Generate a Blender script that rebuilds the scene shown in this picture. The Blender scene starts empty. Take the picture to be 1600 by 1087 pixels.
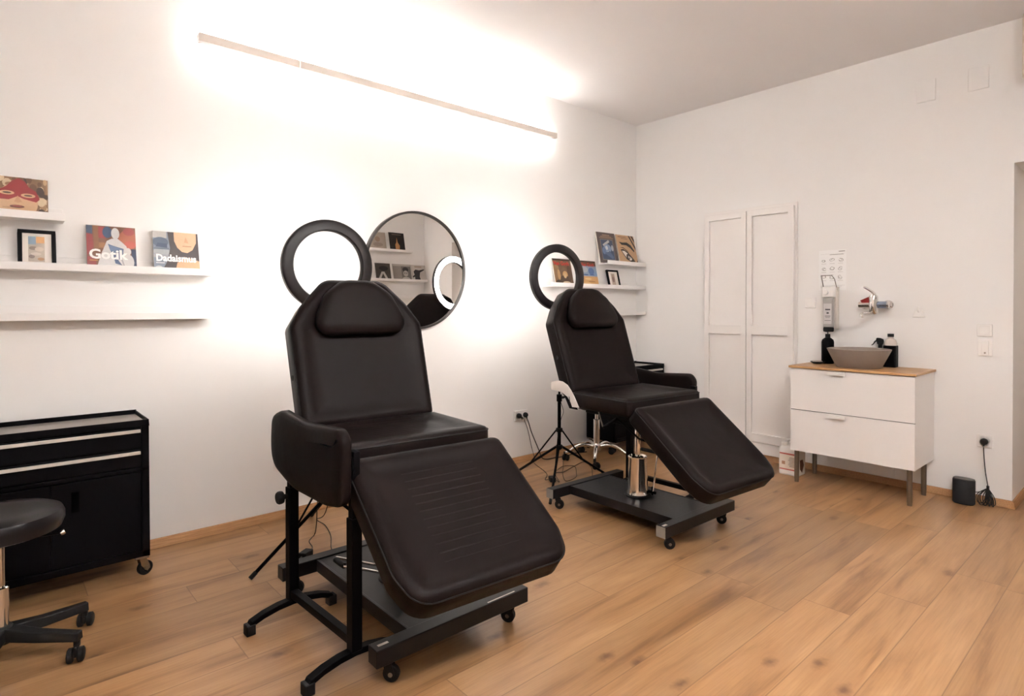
import bpy, bmesh, math, random
from mathutils import Vector, Matrix
random.seed(7)
PI = math.pi
S = bpy.context.scene
COL = S.collection

# ------------------------------------------------------------ camera
YAW, PITCH = 48.419, 0.4544
cd = bpy.data.cameras.new('camera'); cam = bpy.data.objects.new('camera', cd); COL.objects.link(cam)
cam.location = (-4.8862, -3.6182, 1.28)
cam.rotation_euler = (math.radians(90 - PITCH), 0, math.radians(YAW - 90))
cd.sensor_width = 36.0; cd.lens = 920.72 / 1600 * 36; cd.shift_y = -(543.5 - 488.71) / 1600
cd.clip_start = 0.02
S.camera = cam
# ------------------------------------------------------------ exposure, world
S.view_settings.view_transform = 'Standard'; S.view_settings.look = 'None'
S.view_settings.gamma = 1; S.view_settings.use_curve_mapping = False
S.view_settings.exposure = 1.61
w = bpy.data.worlds.new('world'); S.world = w; w.use_nodes = True
w.node_tree.nodes['Background'].inputs[0].default_value = (0.05, 0.045, 0.04, 1)
w.node_tree.nodes['Background'].inputs[1].default_value = 0.2
LIGHT_BAR = 12.0      # emission of the wall light strips
RING = 11.0           # emission of the ring lights
FILL_BAR = 84.0      # emission of the added, unseen fill bar behind the camera
WARM = (1.0, 0.995, 1.0)

# ------------------------------------------------------------ materials
def srgb(h):
    if isinstance(h, str):
        h = h.lstrip('#'); c = [int(h[i:i + 2], 16) / 255 for i in (0, 2, 4)]
    else: c = [v / 255 for v in h]
    return tuple((v / 12.92 if v <= 0.04045 else ((v + 0.055) / 1.055) ** 2.4) for v in c) + (1,)

MATS = {}
def mat(name, col, rough=0.5, metal=0.0, spec=0.5, noise=0.0, nscale=60, bump=0.0, emit=None, es=1.0, coat=0.0, trans=0.0, alpha=None):
    if name in MATS: return MATS[name]
    m = bpy.data.materials.new(name); m.use_nodes = True
    nt = m.node_tree; b = nt.nodes['Principled BSDF']
    c = srgb(col) if not (isinstance(col, tuple) and len(col) == 4) else col
    b.inputs['Base Color'].default_value = c
    b.inputs['Roughness'].default_value = rough; b.inputs['Metallic'].default_value = metal
    b.inputs['Specular IOR Level'].default_value = spec
    b.inputs['Coat Weight'].default_value = coat
    b.inputs['Transmission Weight'].default_value = trans
    tc = nt.nodes.new('ShaderNodeTexCoord'); n = nt.nodes.new('ShaderNodeTexNoise')
    n.inputs['Scale'].default_value = nscale; n.inputs['Detail'].default_value = 4
    nt.links.new(tc.outputs['Object'], n.inputs['Vector'])
    mr = nt.nodes.new('ShaderNodeMapRange')
    mr.inputs['To Min'].default_value = max(0, rough - 0.04); mr.inputs['To Max'].default_value = min(1, rough + 0.04)
    nt.links.new(n.outputs['Fac'], mr.inputs['Value']); nt.links.new(mr.outputs['Result'], b.inputs['Roughness'])
    if noise > 0:
        mx = nt.nodes.new('ShaderNodeMix'); mx.data_type = 'RGBA'
        mx.inputs['A'].default_value = tuple(max(0, v * (1 - noise)) for v in c[:3]) + (1,)
        mx.inputs['B'].default_value = tuple(min(1, v * (1 + noise)) for v in c[:3]) + (1,)
        nt.links.new(n.outputs['Fac'], mx.inputs['Factor']); nt.links.new(mx.outputs['Result'], b.inputs['Base Color'])
    if bump > 0:
        bp = nt.nodes.new('ShaderNodeBump'); bp.inputs['Strength'].default_value = bump; bp.inputs['Distance'].default_value = 0.002
        nt.links.new(n.outputs['Fac'], bp.inputs['Height']); nt.links.new(bp.outputs['Normal'], b.inputs['Normal'])
    if emit is not None:
        b.inputs['Emission Color'].default_value = emit + (1,) if len(emit) == 3 else emit
        b.inputs['Emission Strength'].default_value = es
    MATS[name] = m
    return m

def wood_floor():
    m = bpy.data.materials.new('oak_planks'); m.use_nodes = True; nt = m.node_tree; N = nt.nodes; L = nt.links
    b = N['Principled BSDF']
    def nd(t, **k):
        x = N.new(t)
        for a, v in k.items(): setattr(x, a, v)
        return x
    def mth(op, a, c=None, d=None):
        x = nd('ShaderNodeMath', operation=op)
        for i, v in enumerate((a, c, d)):
            if v is None: continue
            if isinstance(v, (int, float)): x.inputs[i].default_value = v
            else: L.new(v, x.inputs[i])
        return x.outputs[0]
    tc = nd('ShaderNodeTexCoord'); sp = nd('ShaderNodeSeparateXYZ'); L.new(tc.outputs['Object'], sp.inputs[0])
    PW, PL = 0.193, 1.38
    v = mth('DIVIDE', mth('ADD', sp.outputs['Y'], 10.06), PW); row = mth('FLOOR', v); fv = mth('FRACT', v)
    wn = nd('ShaderNodeTexWhiteNoise', noise_dimensions='1D'); L.new(row, wn.inputs['W'])
    u = mth('ADD', mth('DIVIDE', mth('ADD', sp.outputs['X'], 20), PL), wn.outputs['Value']); colm = mth('FLOOR', u); fu = mth('FRACT', u)
    cv = nd('ShaderNodeCombineXYZ'); L.new(row, cv.inputs[0]); L.new(colm, cv.inputs[1])
    wn2 = nd('ShaderNodeTexWhiteNoise', noise_dimensions='3D'); L.new(cv.outputs[0], wn2.inputs['Vector'])
    # grain coordinates shifted per plank
    off = nd('ShaderNodeVectorMath', operation='SCALE'); L.new(wn2.outputs['Color'], off.inputs[0]); off.inputs['Scale'].default_value = 37
    ad = nd('ShaderNodeVectorMath', operation='ADD'); L.new(tc.outputs['Object'], ad.inputs[0]); L.new(off.outputs[0], ad.inputs[1])
    mp = nd('ShaderNodeMapping'); mp.inputs['Scale'].default_value = (0.9, 8, 1); L.new(ad.outputs[0], mp.inputs[0])
    n1 = nd('ShaderNodeTexNoise'); n1.inputs['Scale'].default_value = 1.6; n1.inputs['Detail'].default_value = 6; n1.inputs['Distortion'].default_value = 0.45
    L.new(mp.outputs[0], n1.inputs['Vector'])
    mp2 = nd('ShaderNodeMapping'); mp2.inputs['Scale'].default_value = (3.5, 110, 1); L.new(ad.outputs[0], mp2.inputs[0])
    n2 = nd('ShaderNodeTexNoise'); n2.inputs['Scale'].default_value = 1.5; n2.inputs['Detail'].default_value = 3; L.new(mp2.outputs[0], n2.inputs['Vector'])
    cr = nd('ShaderNodeValToRGB'); L.new(n1.outputs['Fac'], cr.inputs[0])
    e = cr.color_ramp.elements; e[0].position = 0.26; e[0].color = srgb('#6c4827'); e[1].position = 0.74; e[1].color = srgb('#ab855e')
    k = e.new(0.45); k.color = srgb('#98714b')
    # fine fibres
    mx = nd('ShaderNodeMix', data_type='RGBA', blend_type='MULTIPLY'); mx.inputs['Factor'].default_value = 0.30
    cr2 = nd('ShaderNodeValToRGB'); L.new(n2.outputs['Fac'], cr2.inputs[0]); cr2.color_ramp.elements[0].position = .3; cr2.color_ramp.elements[0].color = (.55, .5, .45, 1); cr2.color_ramp.elements[1].position = .6
    L.new(cr.outputs[0], mx.inputs['A']); L.new(cr2.outputs[0], mx.inputs['B'])
    # knots
    mp3 = nd('ShaderNodeMapping'); mp3.inputs['Scale'].default_value = (1.7, 3.4, 1); L.new(ad.outputs[0], mp3.inputs[0])
    vo = nd('ShaderNodeTexVoronoi', voronoi_dimensions='2D'); vo.inputs['Scale'].default_value = 1.0; vo.inputs['Randomness'].default_value = 1; L.new(mp3.outputs[0], vo.inputs['Vector'])
    nd3 = nd('ShaderNodeTexNoise'); nd3.inputs['Scale'].default_value = 30; L.new(tc.outputs['Object'], nd3.inputs['Vector'])
    kd = mth('ADD', vo.outputs['Distance'], mth('MULTIPLY', mth('SUBTRACT', nd3.outputs['Fac'], 0.5), 0.10))
    kr = nd('ShaderNodeMapRange'); kr.inputs['From Min'].default_value = 0.01; kr.inputs['From Max'].default_value = 0.095; kr.inputs['To Min'].default_value = 0.72; kr.inputs['To Max'].default_value = 0.0
    L.new(kd, kr.inputs['Value'])
    kh = nd('ShaderNodeMapRange'); kh.inputs['From Min'].default_value = 0.03; kh.inputs['From Max'].default_value = 0.32; kh.inputs['To Min'].default_value = 0.38; kh.inputs['To Max'].default_value = 0.0
    L.new(kd, kh.inputs['Value'])
    kc = nd('ShaderNodeSeparateColor'); L.new(vo.outputs['Color'], kc.inputs[0]); km = mth('GREATER_THAN', kc.outputs[0], 0.48)
    mk = nd('ShaderNodeMix', data_type='RGBA'); L.new(mth('MULTIPLY', mth('ADD', kr.outputs[0], mth('MULTIPLY', kh.outputs[0], n2.outputs['Fac'])), km), mk.inputs['Factor']); L.new(mx.outputs['Result'], mk.inputs['A']); mk.inputs['B'].default_value = srgb('#5c3a20')
    # per plank tone
    hs = nd('ShaderNodeHueSaturation'); L.new(mk.outputs['Result'], hs.inputs['Color'])
    tv = nd('ShaderNodeMapRange'); tv.inputs['To Min'].default_value = 0.82; tv.inputs['To Max'].default_value = 1.14; L.new(wn2.outputs['Value'], tv.inputs['Value']); L.new(tv.outputs[0], hs.inputs['Value'])
    # seams
    s1 = mth('MINIMUM', fv, mth('SUBTRACT', 1.0, fv)); s2 = mth('MULTIPLY', mth('MINIMUM', fu, mth('SUBTRACT', 1.0, fu)), PL / PW)
    sd = mth('MINIMUM', s1, s2)
    sm = nd('ShaderNodeMapRange'); sm.inputs['From Min'].default_value = 0.004; sm.inputs['From Max'].default_value = 0.016; sm.inputs['To Min'].default_value = 0.55; sm.inputs['To Max'].default_value = 0; L.new(sd, sm.inputs['Value'])
    ms = nd('ShaderNodeMix', data_type='RGBA'); L.new(sm.outputs[0], ms.inputs['Factor']); L.new(hs.outputs[0], ms.inputs['A']); ms.inputs['B'].default_value = srgb('#5a3a22')
    L.new(ms.outputs['Result'], b.inputs['Base Color'])
    rr = nd('ShaderNodeMapRange'); rr.inputs['To Min'].default_value = 0.28; rr.inputs['To Max'].default_value = 0.38; L.new(n1.outputs['Fac'], rr.inputs['Value']); L.new(rr.outputs[0], b.inputs['Roughness'])
    bp = nd('ShaderNodeBump'); bp.inputs['Strength'].default_value = 0.10; bp.inputs['Distance'].default_value = 0.0006
    hh = mth('SUBTRACT', mth('MULTIPLY', n2.outputs['Fac'], 0.5), mth('MULTIPLY', sm.outputs[0], 2.0)); L.new(hh, bp.inputs['Height']); L.new(bp.outputs[0], b.inputs['Normal'])
    b.inputs['Specular IOR Level'].default_value = 0.45
    return m

def grain_wood(name, c0, c1, rough=0.45, sc=(2, 30, 30)):
    m = bpy.data.materials.new(name); m.use_nodes = True; nt = m.node_tree; b = nt.nodes['Principled BSDF']
    tc = nt.nodes.new('ShaderNodeTexCoord'); mp = nt.nodes.new('ShaderNodeMapping'); mp.inputs['Scale'].default_value = sc
    n = nt.nodes.new('ShaderNodeTexNoise'); n.inputs['Scale'].default_value = 3; n.inputs['Detail'].default_value = 5
    cr = nt.nodes.new('ShaderNodeValToRGB'); cr.color_ramp.elements[0].position = .3; cr.color_ramp.elements[0].color = srgb(c0); cr.color_ramp.elements[1].position = .7; cr.color_ramp.elements[1].color = srgb(c1)
    L = nt.links; L.new(tc.outputs['Object'], mp.inputs[0]); L.new(mp.outputs[0], n.inputs['Vector']); L.new(n.outputs['Fac'], cr.inputs[0]); L.new(cr.outputs[0], b.inputs['Base Color'])
    b.inputs['Roughness'].default_value = rough
    return m

def leather(name, quilt):
    m = bpy.data.materials.new(name); m.use_nodes = True; nt = m.node_tree; L = nt.links; b = nt.nodes['Principled BSDF']
    b.inputs['Base Color'].default_value = srgb('#150f0e'); b.inputs['Specular IOR Level'].default_value = 0.06
    tc = nt.nodes.new('ShaderNodeTexCoord')
    n = nt.nodes.new('ShaderNodeTexNoise'); n.inputs['Scale'].default_value = 420; n.inputs['Detail'].default_value = 2
    v = nt.nodes.new('ShaderNodeTexVoronoi'); v.inputs['Scale'].default_value = 520
    L.new(tc.outputs['Object'], n.inputs['Vector']); L.new(tc.outputs['Object'], v.inputs['Vector'])
    b1 = nt.nodes.new('ShaderNodeBump'); b1.inputs['Strength'].default_value = 0.35; b1.inputs['Distance'].default_value = 0.0008
    L.new(v.outputs['Distance'], b1.inputs['Height'])
    n3 = nt.nodes.new('ShaderNodeTexNoise'); n3.inputs['Scale'].default_value = 9; L.new(tc.outputs['Object'], n3.inputs['Vector'])
    b3 = nt.nodes.new('ShaderNodeBump'); b3.inputs['Strength'].default_value = 0.35; b3.inputs['Distance'].default_value = 0.006
    L.new(n3.outputs['Fac'], b3.inputs['Height']); L.new(b1.outputs[0], b3.inputs['Normal'])
    last = b3
    if quilt:
        def mth(op, a, c=None):
            x = nt.nodes.new('ShaderNodeMath'); x.operation = op
            for i, q in enumerate((a, c)):
                if q is None: continue
                if isinstance(q, (int, float)): x.inputs[i].default_value = q
                else: L.new(q, x.inputs[i])
            return x.outputs[0]
        sp = nt.nodes.new('ShaderNodeSeparateXYZ'); L.new(tc.outputs['Object'], sp.inputs[0])
        fy = mth('FRACT', mth('DIVIDE', sp.outputs['Y'], quilt)); d = mth('ABSOLUTE', mth('SUBTRACT', fy, 0.5))
        line = nt.nodes.new('ShaderNodeMapRange'); line.inputs['From Min'].default_value = 0.0; line.inputs['From Max'].default_value = 0.09; line.inputs['To Min'].default_value = 1; line.inputs['To Max'].default_value = 0; L.new(d, line.inputs['Value'])
        ax = mth('ABSOLUTE', sp.outputs['X']); mk = mth('LESS_THAN', ax, 0.155)
        ymid = mth('ABSOLUTE', mth('SUBTRACT', sp.outputs['Y'], 0.30)); mk2 = mth('LESS_THAN', ymid, 0.20)
        h = mth('MULTIPLY', mth('MULTIPLY', line.outputs[0], mk), mk2)
        b2 = nt.nodes.new('ShaderNodeBump'); b2.invert = True; b2.inputs['Strength'].default_value = 0.7; b2.inputs['Distance'].default_value = 0.002
        L.new(h, b2.inputs['Height']); L.new(last.outputs[0], b2.inputs['Normal']); last = b2
    L.new(last.outputs[0], b.inputs['Normal'])
    mr = nt.nodes.new('ShaderNodeMapRange'); mr.inputs['To Min'].default_value = 0.36; mr.inputs['To Max'].default_value = 0.47
    L.new(n3.outputs['Fac'], mr.inputs['Value']); L.new(mr.outputs[0], b.inputs['Roughness'])
    return m

M_wall = mat('wall_paint', '#f6f3f0', 0.75, noise=0.012, nscale=3, bump=0.04)
M_ceil = mat('ceiling_paint', '#f7f3f1', 0.8, noise=0.012, nscale=2)
M_floor = wood_floor()
M_base = grain_wood('oak_baseboard', '#9c7046', '#be9062', 0.45, (3, 60, 60))
M_white = mat('white_lacquer', '#f5f0ec', 0.35, noise=0.01)
M_shelf = mat('white_shelf', '#f6f2ef', 0.45, noise=0.01)
M_plast = mat('white_plastic', '#f8f4f0', 0.35)
M_bar = mat('bar_housing', '#ddd2c8', 0.5)
M_blk = mat('black_steel', '#0a090b', 0.42, 0.0, 0.05, noise=0.08, bump=0.02)
M_blk2 = mat('satin_black_steel', '#171517', 0.38, 0.0, 0.25, noise=0.08)
M_rub = mat('black_rubber', '#0d0c0d', 0.6, 0.0, 0.3)
M_cable = mat('cable_black', '#15120f', 0.5)
M_chrome = mat('chrome', '#e4e0dc', 0.09, 1.0)
M_steel = mat('brushed_steel', '#8e867e', 0.32, 1.0, noise=0.06)
M_grey = mat('grey_zinc_plate', '#dcd6d0', 0.42, 0.0, noise=0.05)
M_lea = leather('black_leatherette', 0); M_quilt = leather('black_leatherette_stitched', 0.034)
M_ring = mat('ring_housing', '#1e191a', 0.42, 0.0, 0.3)
M_mirror = mat('mirror_glass', '#f4f2f0', 0.02, 1.0)
MATS['mirror_glass'].node_tree.links.remove(MATS['mirror_glass'].node_tree.nodes['Principled BSDF'].inputs['Roughness'].links[0])
MATS['mirror_glass'].node_tree.nodes['Principled BSDF'].inputs['Roughness'].default_value = 0.0
M_mframe = mat('mirror_frame', '#3b3634', 0.35, 0.3)
M_led = mat('led_strip', '#ffffff', 0.5, emit=WARM, es=LIGHT_BAR)
M_led2 = mat('fill_led_strip', '#ffffff', 0.5, emit=WARM, es=FILL_BAR)
M_ringled = mat('ring_diffuser', '#ffffff', 0.5, emit=(1.0, 0.97, 0.94), es=RING)
M_oak = grain_wood('oak_worktop', '#a97c50', '#c69c6d', 0.4, (30, 2, 30))
M_bowl = mat('grey_stone_bowl', '#8a7d74', 0.55, noise=0.10, nscale=160)
M_glass = mat('picture_glass', '#ffffff', 0.03, trans=0.0)

# ------------------------------------------------------------ mesh helpers
class MB:
    def __init__(s): s.v = []; s.f = []; s.m = []
    def add(s, vs, fs, mi=0):
        o = len(s.v); s.v += [tuple(v) for v in vs]; s.f += [tuple(i + o for i in f) for f in fs]; s.m += [mi] * len(fs); return s
    def box(s, x0, x1, y0, y1, z0, z1, mi=0, M=None):
        vs = [Vector((x, y, z)) for z in (z0, z1) for y in (y0, y1) for x in (x0, x1)]
        if M: vs = [M @ v for v in vs]
        return s.add(vs, [(0, 2, 3, 1), (4, 5, 7, 6), (0, 1, 5, 4), (2, 6, 7, 3), (0, 4, 6, 2), (1, 3, 7, 5)], mi)
    def tube(s, pts, r, n=10, mi=0, cap=True):
        pts = [Vector(p) for p in pts]; rs = r if isinstance(r, (list, tuple)) else [r] * len(pts)
        T = []
        for i in range(len(pts)):
            a = pts[max(0, i - 1)]; b = pts[min(len(pts) - 1, i + 1)]; T.append((b - a).normalized())
        u = T[0].orthogonal().normalized(); rings = []
        for i, p in enumerate(pts):
            if i:
                u = T[i - 1].rotation_difference(T[i]) @ u
            u = (u - T[i] * u.dot(T[i])).normalized(); w_ = T[i].cross(u)
            rings.append([p + (u * math.cos(2 * PI * k / n) + w_ * math.sin(2 * PI * k / n)) * rs[i] for k in range(n)])
        vs = [v for r_ in rings for v in r_]; fs = []
        for i in range(len(pts) - 1):
            for k in range(n): fs.append((i * n + k, i * n + (k + 1) % n, (i + 1) * n + (k + 1) % n, (i + 1) * n + k))
        if cap: fs.append(tuple(range(n))[::-1]); fs.append(tuple((len(pts) - 1) * n + k for k in range(n)))
        return s.add(vs, fs, mi)
    def lathe(s, prof, M=None, n=32, mi=0, closed=False):
        # prof: list of (r, z); axis z
        vs = []; fs = []
        for r, z in prof:
            for k in range(n):
                a = 2 * PI * k / n; v = Vector((r * math.cos(a), r * math.sin(a), z)); vs.append(M @ v if M else v)
        m_ = len(prof)
        for i in range(m_ if closed else m_ - 1):
            j = (i + 1) % m_
            for k in range(n): fs.append((i * n + k, i * n + (k + 1) % n, j * n + (k + 1) % n, j * n + k))
        if not closed:
            if prof[0][0] > 1e-6: fs.append(tuple(range(n))[::-1])
            if prof[-1][0] > 1e-6: fs.append(tuple((m_ - 1) * n + k for k in range(n)))
        return s.add(vs, fs, mi)
    def prism(s, poly, a0, a1, axis='z', mi=0, M=None):
        # poly in the plane normal to the axis: z->(x,y), y->(x,z), x->(y,z)
        def P(p, a):
            v = {'z': (p[0], p[1], a), 'y': (p[0], a, p[1]), 'x': (a, p[0], p[1])}[axis]; v = Vector(v); return M @ v if M else v
        n = len(poly); vs = [P(p, a0) for p in poly] + [P(p, a1) for p in poly]
        fs = [tuple(range(n))[::-1], tuple(range(n, 2 * n))] + [(i, (i + 1) % n, n + (i + 1) % n, n + i) for i in range(n)]
        return s.add(vs, fs, mi)
    def build(s, name, mats, parent=None, smooth=True, bevel=0, loc=None, rot=None, seg=2, ang=35, sub=0):
        me = bpy.data.meshes.new(name); me.from_pydata(s.v, [], s.f)
        ml = mats if isinstance(mats, (list, tuple)) else [mats]
        for m_ in ml: me.materials.append(m_)
        for i, p_ in enumerate(me.polygons): p_.material_index = s.m[i]
        bm = bmesh.new(); bm.from_mesh(me); bmesh.ops.remove_doubles(bm, verts=bm.verts, dist=1e-6); bmesh.ops.recalc_face_normals(bm, faces=bm.faces); bm.to_mesh(me); bm.free()
        if smooth:
            for p_ in me.polygons: p_.use_smooth = True
            me.set_sharp_from_angle(angle=math.radians(ang))
        o = bpy.data.objects.new(name, me); COL.objects.link(o)
        if parent: o.parent = parent
        if loc: o.location = loc
        if rot: o.rotation_euler = rot
        if bevel:
            b = o.modifiers.new('bevel', 'BEVEL'); b.width = bevel; b.segments = seg; b.limit_method = 'ANGLE'; b.angle_limit = math.radians(40); b.harden_normals = False
        if sub:
            q = o.modifiers.new('sub', 'SUBSURF'); q.levels = sub; q.render_levels = sub
        return o

def thing(name, label, cat, loc=(0, 0, 0), rz=0, group=None):
    o = bpy.data.objects.new(name, None); COL.objects.link(o); o.location = loc; o.rotation_euler = (0, 0, rz)
    o.empty_display_size = 0.1
    return tag(o, label, cat, group)
def tag(o, label, cat, group=None, kind=None):
    o['label'] = label; o['category'] = cat
    if group: o['group'] = group
    if kind: o['kind'] = kind
    return o
def struct(o): o['kind'] = 'structure'; return o

def rounded(poly, rad, off=0.0, seg=6, rmin=0.010):
    """convex CCW polygon, corner radii, inward offset; constant point count"""
    n = len(poly); P = [Vector((p[0], p[1])) for p in poly]
    lines = []
    for i in range(n):
        a = P[i]; b = P[(i + 1) % n]; d = (b - a).normalized(); nn = Vector((-d.y, d.x)); lines.append((a + nn * off, d))
    out = []
    for i in range(n):
        (a, d1), (b, d2) = lines[i - 1], lines[i]
        cr = d1.x * d2.y - d1.y * d2.x
        t = ((b - a).x * d2.y - (b - a).y * d2.x) / cr; c = a + d1 * t
        r = rad[i] if isinstance(rad, (list, tuple)) else rad
        r = max(abs(r) - off if cr > 0 else abs(r) + off, min(rmin, abs(r)))
        ang = math.acos(max(-1, min(1, d1.dot(d2)))); tl = r * math.tan(ang / 2)
        p0 = c - d1 * tl; nrm = Vector((-d1.y, d1.x)) * (1 if cr > 0 else -1); ctr = p0 + nrm * r
        v0 = p0 - ctr
        for k in range(seg + 1):
            a_ = ang * k / seg * (1 if cr > 0 else -1)
            out.append(ctr + Vector((v0.x * math.cos(a_) - v0.y * math.sin(a_), v0.x * math.sin(a_) + v0.y * math.cos(a_))))
    return out

def cushion(name, poly, rad, t, parent, loc, rot, material, prof=None, pipe=True, seg=6, back=0.0):
    """padded slab: local x right, y up, z front; front face around z=0, back at z=-t"""
    prof = prof or [(0.012, -t), (0.0, -t + 0.012), (0.0, -0.022), (0.003, -0.010), (0.010, -0.001), (0.024, 0.006), (0.042, 0.006), (0.062, -0.001), (0.082, -0.007), (0.105, -0.010), (0.14, -0.011)]
    mb = MB(); rings = [rounded(poly, rad, o_, seg) for o_, z in prof]; n = len(rings[0])
    vs = []; fs = []
    for (o_, z), r in zip(prof, rings): vs += [(p.x, p.y, z) for p in r]
    for i in range(len(prof) - 1):
        for k in range(n): fs.append((i * n + k, i * n + (k + 1) % n, (i + 1) * n + (k + 1) % n, (i + 1) * n + k))
    fs.append(tuple(range(n))[::-1])
    last = (len(prof) - 1) * n; c = Vector((0, 0))
    for p in rings[-1]: c += p
    c /= n; vs.append((c.x, c.y, prof[-1][1] - 0.001)); ci = len(vs) - 1
    for k in range(n): fs.append((last + k, last + (k + 1) % n, ci))
    mb.add(vs, fs)
    o = mb.build(name, material, parent, loc=loc, rot=rot, ang=80)
    if pipe:
        r = rounded(poly, rad, 0.001, seg); pts = [(p.x, p.y, -0.014) for p in r]; pts.append(pts[0])
        q = MB().tube(pts, 0.0032, 6, cap=False).build('piping', M_rub, o)
    return o

# ------------------------------------------------------------ room
H = 3.112; WF = -3.92; XL = -7.2; XH = 1.75; DOORY = -2.929; DOORZ = 2.205; JAMB = 0.45; DOOREND = -3.21
def wallbox(name, m_, *b):
    return struct(MB().box(*b).build(name, m_, smooth=False))
wallbox('floor', M_floor, XL, XH, WF, 0.0, -0.05, 0.0)
wallbox('ceiling', M_ceil, XL, XH, WF, 0.0, H, H + 0.1)
wallbox('wall_back', M_wall, XL - .1, 0.12, 0.0, 0.12, -0.05, H + 0.1)
wallbox('wall_front', M_wall, XL - .1, XH + .1, WF - 0.12, WF, -0.05, H + 0.1)
wallbox('wall_left', M_wall, XL - .12, XL, WF, 0.0, -0.05, H + 0.1)
mb = MB(); mb.box(0, JAMB, DOORY, 0.0, -0.05, H + 0.1); mb.box(0, JAMB, DOOREND, DOORY, DOORZ, H + 0.1); mb.box(0, JAMB, WF, DOOREND, -0.05, H + 0.1)
struct(mb.build('wall_right', M_wall, smooth=False))
mb = MB(); mb.box(XH, XH + .12, WF, -1.6, -0.05, H + .1); mb.box(JAMB, XH, -1.6, -1.48, -0.05, H + .1)
struct(mb.build('wall_hallway', M_wall, smooth=False))
# baseboards: small moulded oak profile
BP = [(0, 0), (0.018, 0), (0.018, 0.012), (0.013, 0.02), (0.013, 0.036), (0.008, 0.048), (0, 0.048)]
def baseboard(name, axis, a0, a1, at, sgn):
    poly = [(at + sgn * d, z) for d, z in BP]
    return struct(MB().prism(poly, a0, a1, axis).build(name, M_base, bevel=0.0))
baseboard('baseboard_back', 'x', XL, 0, 0.0, -1)
baseboard('baseboard_right', 'y', DOORY - 0.0, 0, 0.0, -1)
baseboard('baseboard_right_front', 'y', WF, DOOREND, 0.0, -1)
baseboard('baseboard_jamb', 'x', -0.018, JAMB, DOORY, -1)
baseboard('baseboard_front', 'x', XL, XH, WF, 1)
baseboard('baseboard_left', 'y', WF, 0, XL, 1)
# door in the hallway wall, seen only in the mirror
mb = MB(); mb.box(0.66, 1.56, WF, WF + 0.03, 0, 2.24); d1 = struct(mb.build('door_1', mat('door_paint', '#cfc4b8', 0.5), bevel=0.004))
MB().tube([(1.44, WF + 0.03, 1.05), (1.44, WF + 0.07, 1.05), (1.33, WF + 0.07, 1.05)], 0.009, 8).build('door_handle', M_steel, d1)

# unseen hallway lamp, added to warm the door jamb
t = thing('added_fill_lamp', 'added unseen fill light in the hallway, warming the door jamb', 'added fill lamp', (1.05, -2.75, H))
MB().lathe([(0, -.05), (.15, -.05), (.165, -.035), (.165, 0), (0, 0)], None, 40).build('fill_lamp_base', M_white, t)
MB().lathe([(0, -.075), (.10, -.07), (.145, -.055), (.148, -.050), (0, -.050)], None, 40).build('fill_lamp_diffuser', mat('fill_lamp_diffuser', '#ffffff', .5, emit=(1.0, .84, .70), es=26.0), t)

# ------------------------------------------------------------ wall lights
def wall_light(label, x0, x1, y, z, led, sgn, joint=None):
    t = thing('wall_light_bar', label, 'wall light', ((x0 + x1) / 2, y, z))
    L = (x1 - x0) / 2; s_ = sgn
    yy = lambda a: sorted((s_ * a[0], s_ * a[1]))
    segs = [(-L, L)] if joint is None else [(-L, joint - (x0 + x1) / 2 - 0.003), (joint - (x0 + x1) / 2 + 0.003, L)]
    for a, b in segs:
        m_ = MB(); y0, y1 = yy((0.088, 0.094)); y0, y1 = yy((0.052, 0.094)); m_.box(a, b, y0, y1, -0.023, 0.023)
        m_.build('housing', M_bar, t, bevel=0.001)
    for z0, z1 in ((0.010, 0.021), (-0.021, -0.010)):
        y0, y1 = yy((0.030, 0.051)); MB().box(-L + .01, L - .01, y0, y1, z0, z1).build('led_strip', led, t, smooth=False)
    for e in (-1, 1):
        y0, y1 = yy((0.042, 0.094)); a, b = sorted((e * L, e * (L + 0.004))); MB().box(a, b, y0, y1, -0.022, 0.022).build('end_cap', M_bar, t, smooth=False)
    for k in (-0.8, 0, 0.8):
        y0, y1 = yy((0.0, 0.044)); MB().box(k * L - .03, k * L + .03, y0, y1, -0.012, 0.012).build('wall_bracket', M_bar, t, smooth=False)
    return t
wall_light('long slim white wall light bar glowing above the round mirror', -4.022, -1.246, 0.0, 2.755, M_led, -1, joint=-3.47)
wall_light('added unseen fill light bar on the wall behind the camera', -5.5, -1.9, WF, 2.755, M_led2, 1)  # fill bar added out of view to brighten the room

# ------------------------------------------------------------ picture ledges
def ledge(label, x0, x1, zt, group, y=0.0, sgn=-1, dp=0.12):
    """zt = top of front lip"""
    o = MB(); f = lambda a, b: sorted((y + sgn * a, y + sgn * b))
    a, b = f(0, dp); o.box(x0, x1, a, b, zt - 0.036, zt - 0.024)
    a, b = f(dp - 0.012, dp); o.box(x0, x1, a, b, zt - 0.024, zt)
    a, b = f(0, 0.012); o.box(x0, x1, a, b, zt - 0.024, zt + 0.034)
    ob = o.build('picture_ledge', M_shelf, bevel=0.0015); ob.location = (0, 0, 0)
    return tag(ob, label, 'shelf', group)
G1 = 'white picture ledges on the left of the lamp wall'; G2 = 'white picture ledges in the far corner'; G3 = 'white picture ledges on the wall seen in the mirror'
ledge('highest white ledge at the left edge, under the red-masked face magazine', -5.77, -4.615, 1.728, G1)
ledge('white picture ledge at left holding the black frame and two square magazines', -5.12, -3.967, 1.493, G1)
ledge('empty white picture ledge at left, lowest of three above the black tool cabinet', -5.12, -3.968, 1.258, G1)
ledge('short top white ledge in the far corner carrying two tall covers', -0.587, -0.005, 1.728, G2)
ledge('white ledge in the far corner carrying two painter magazines and a small frame', -1.33, -0.005, 1.500, G2)
ledge('empty lowest white ledge in the far corner behind the far chair', -1.155, -0.005, 1.250, G2)
ledge('highest white ledge reflected in the round mirror, with two covers', -1.42, -0.27, 2.12, G3, WF, 1)
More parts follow.
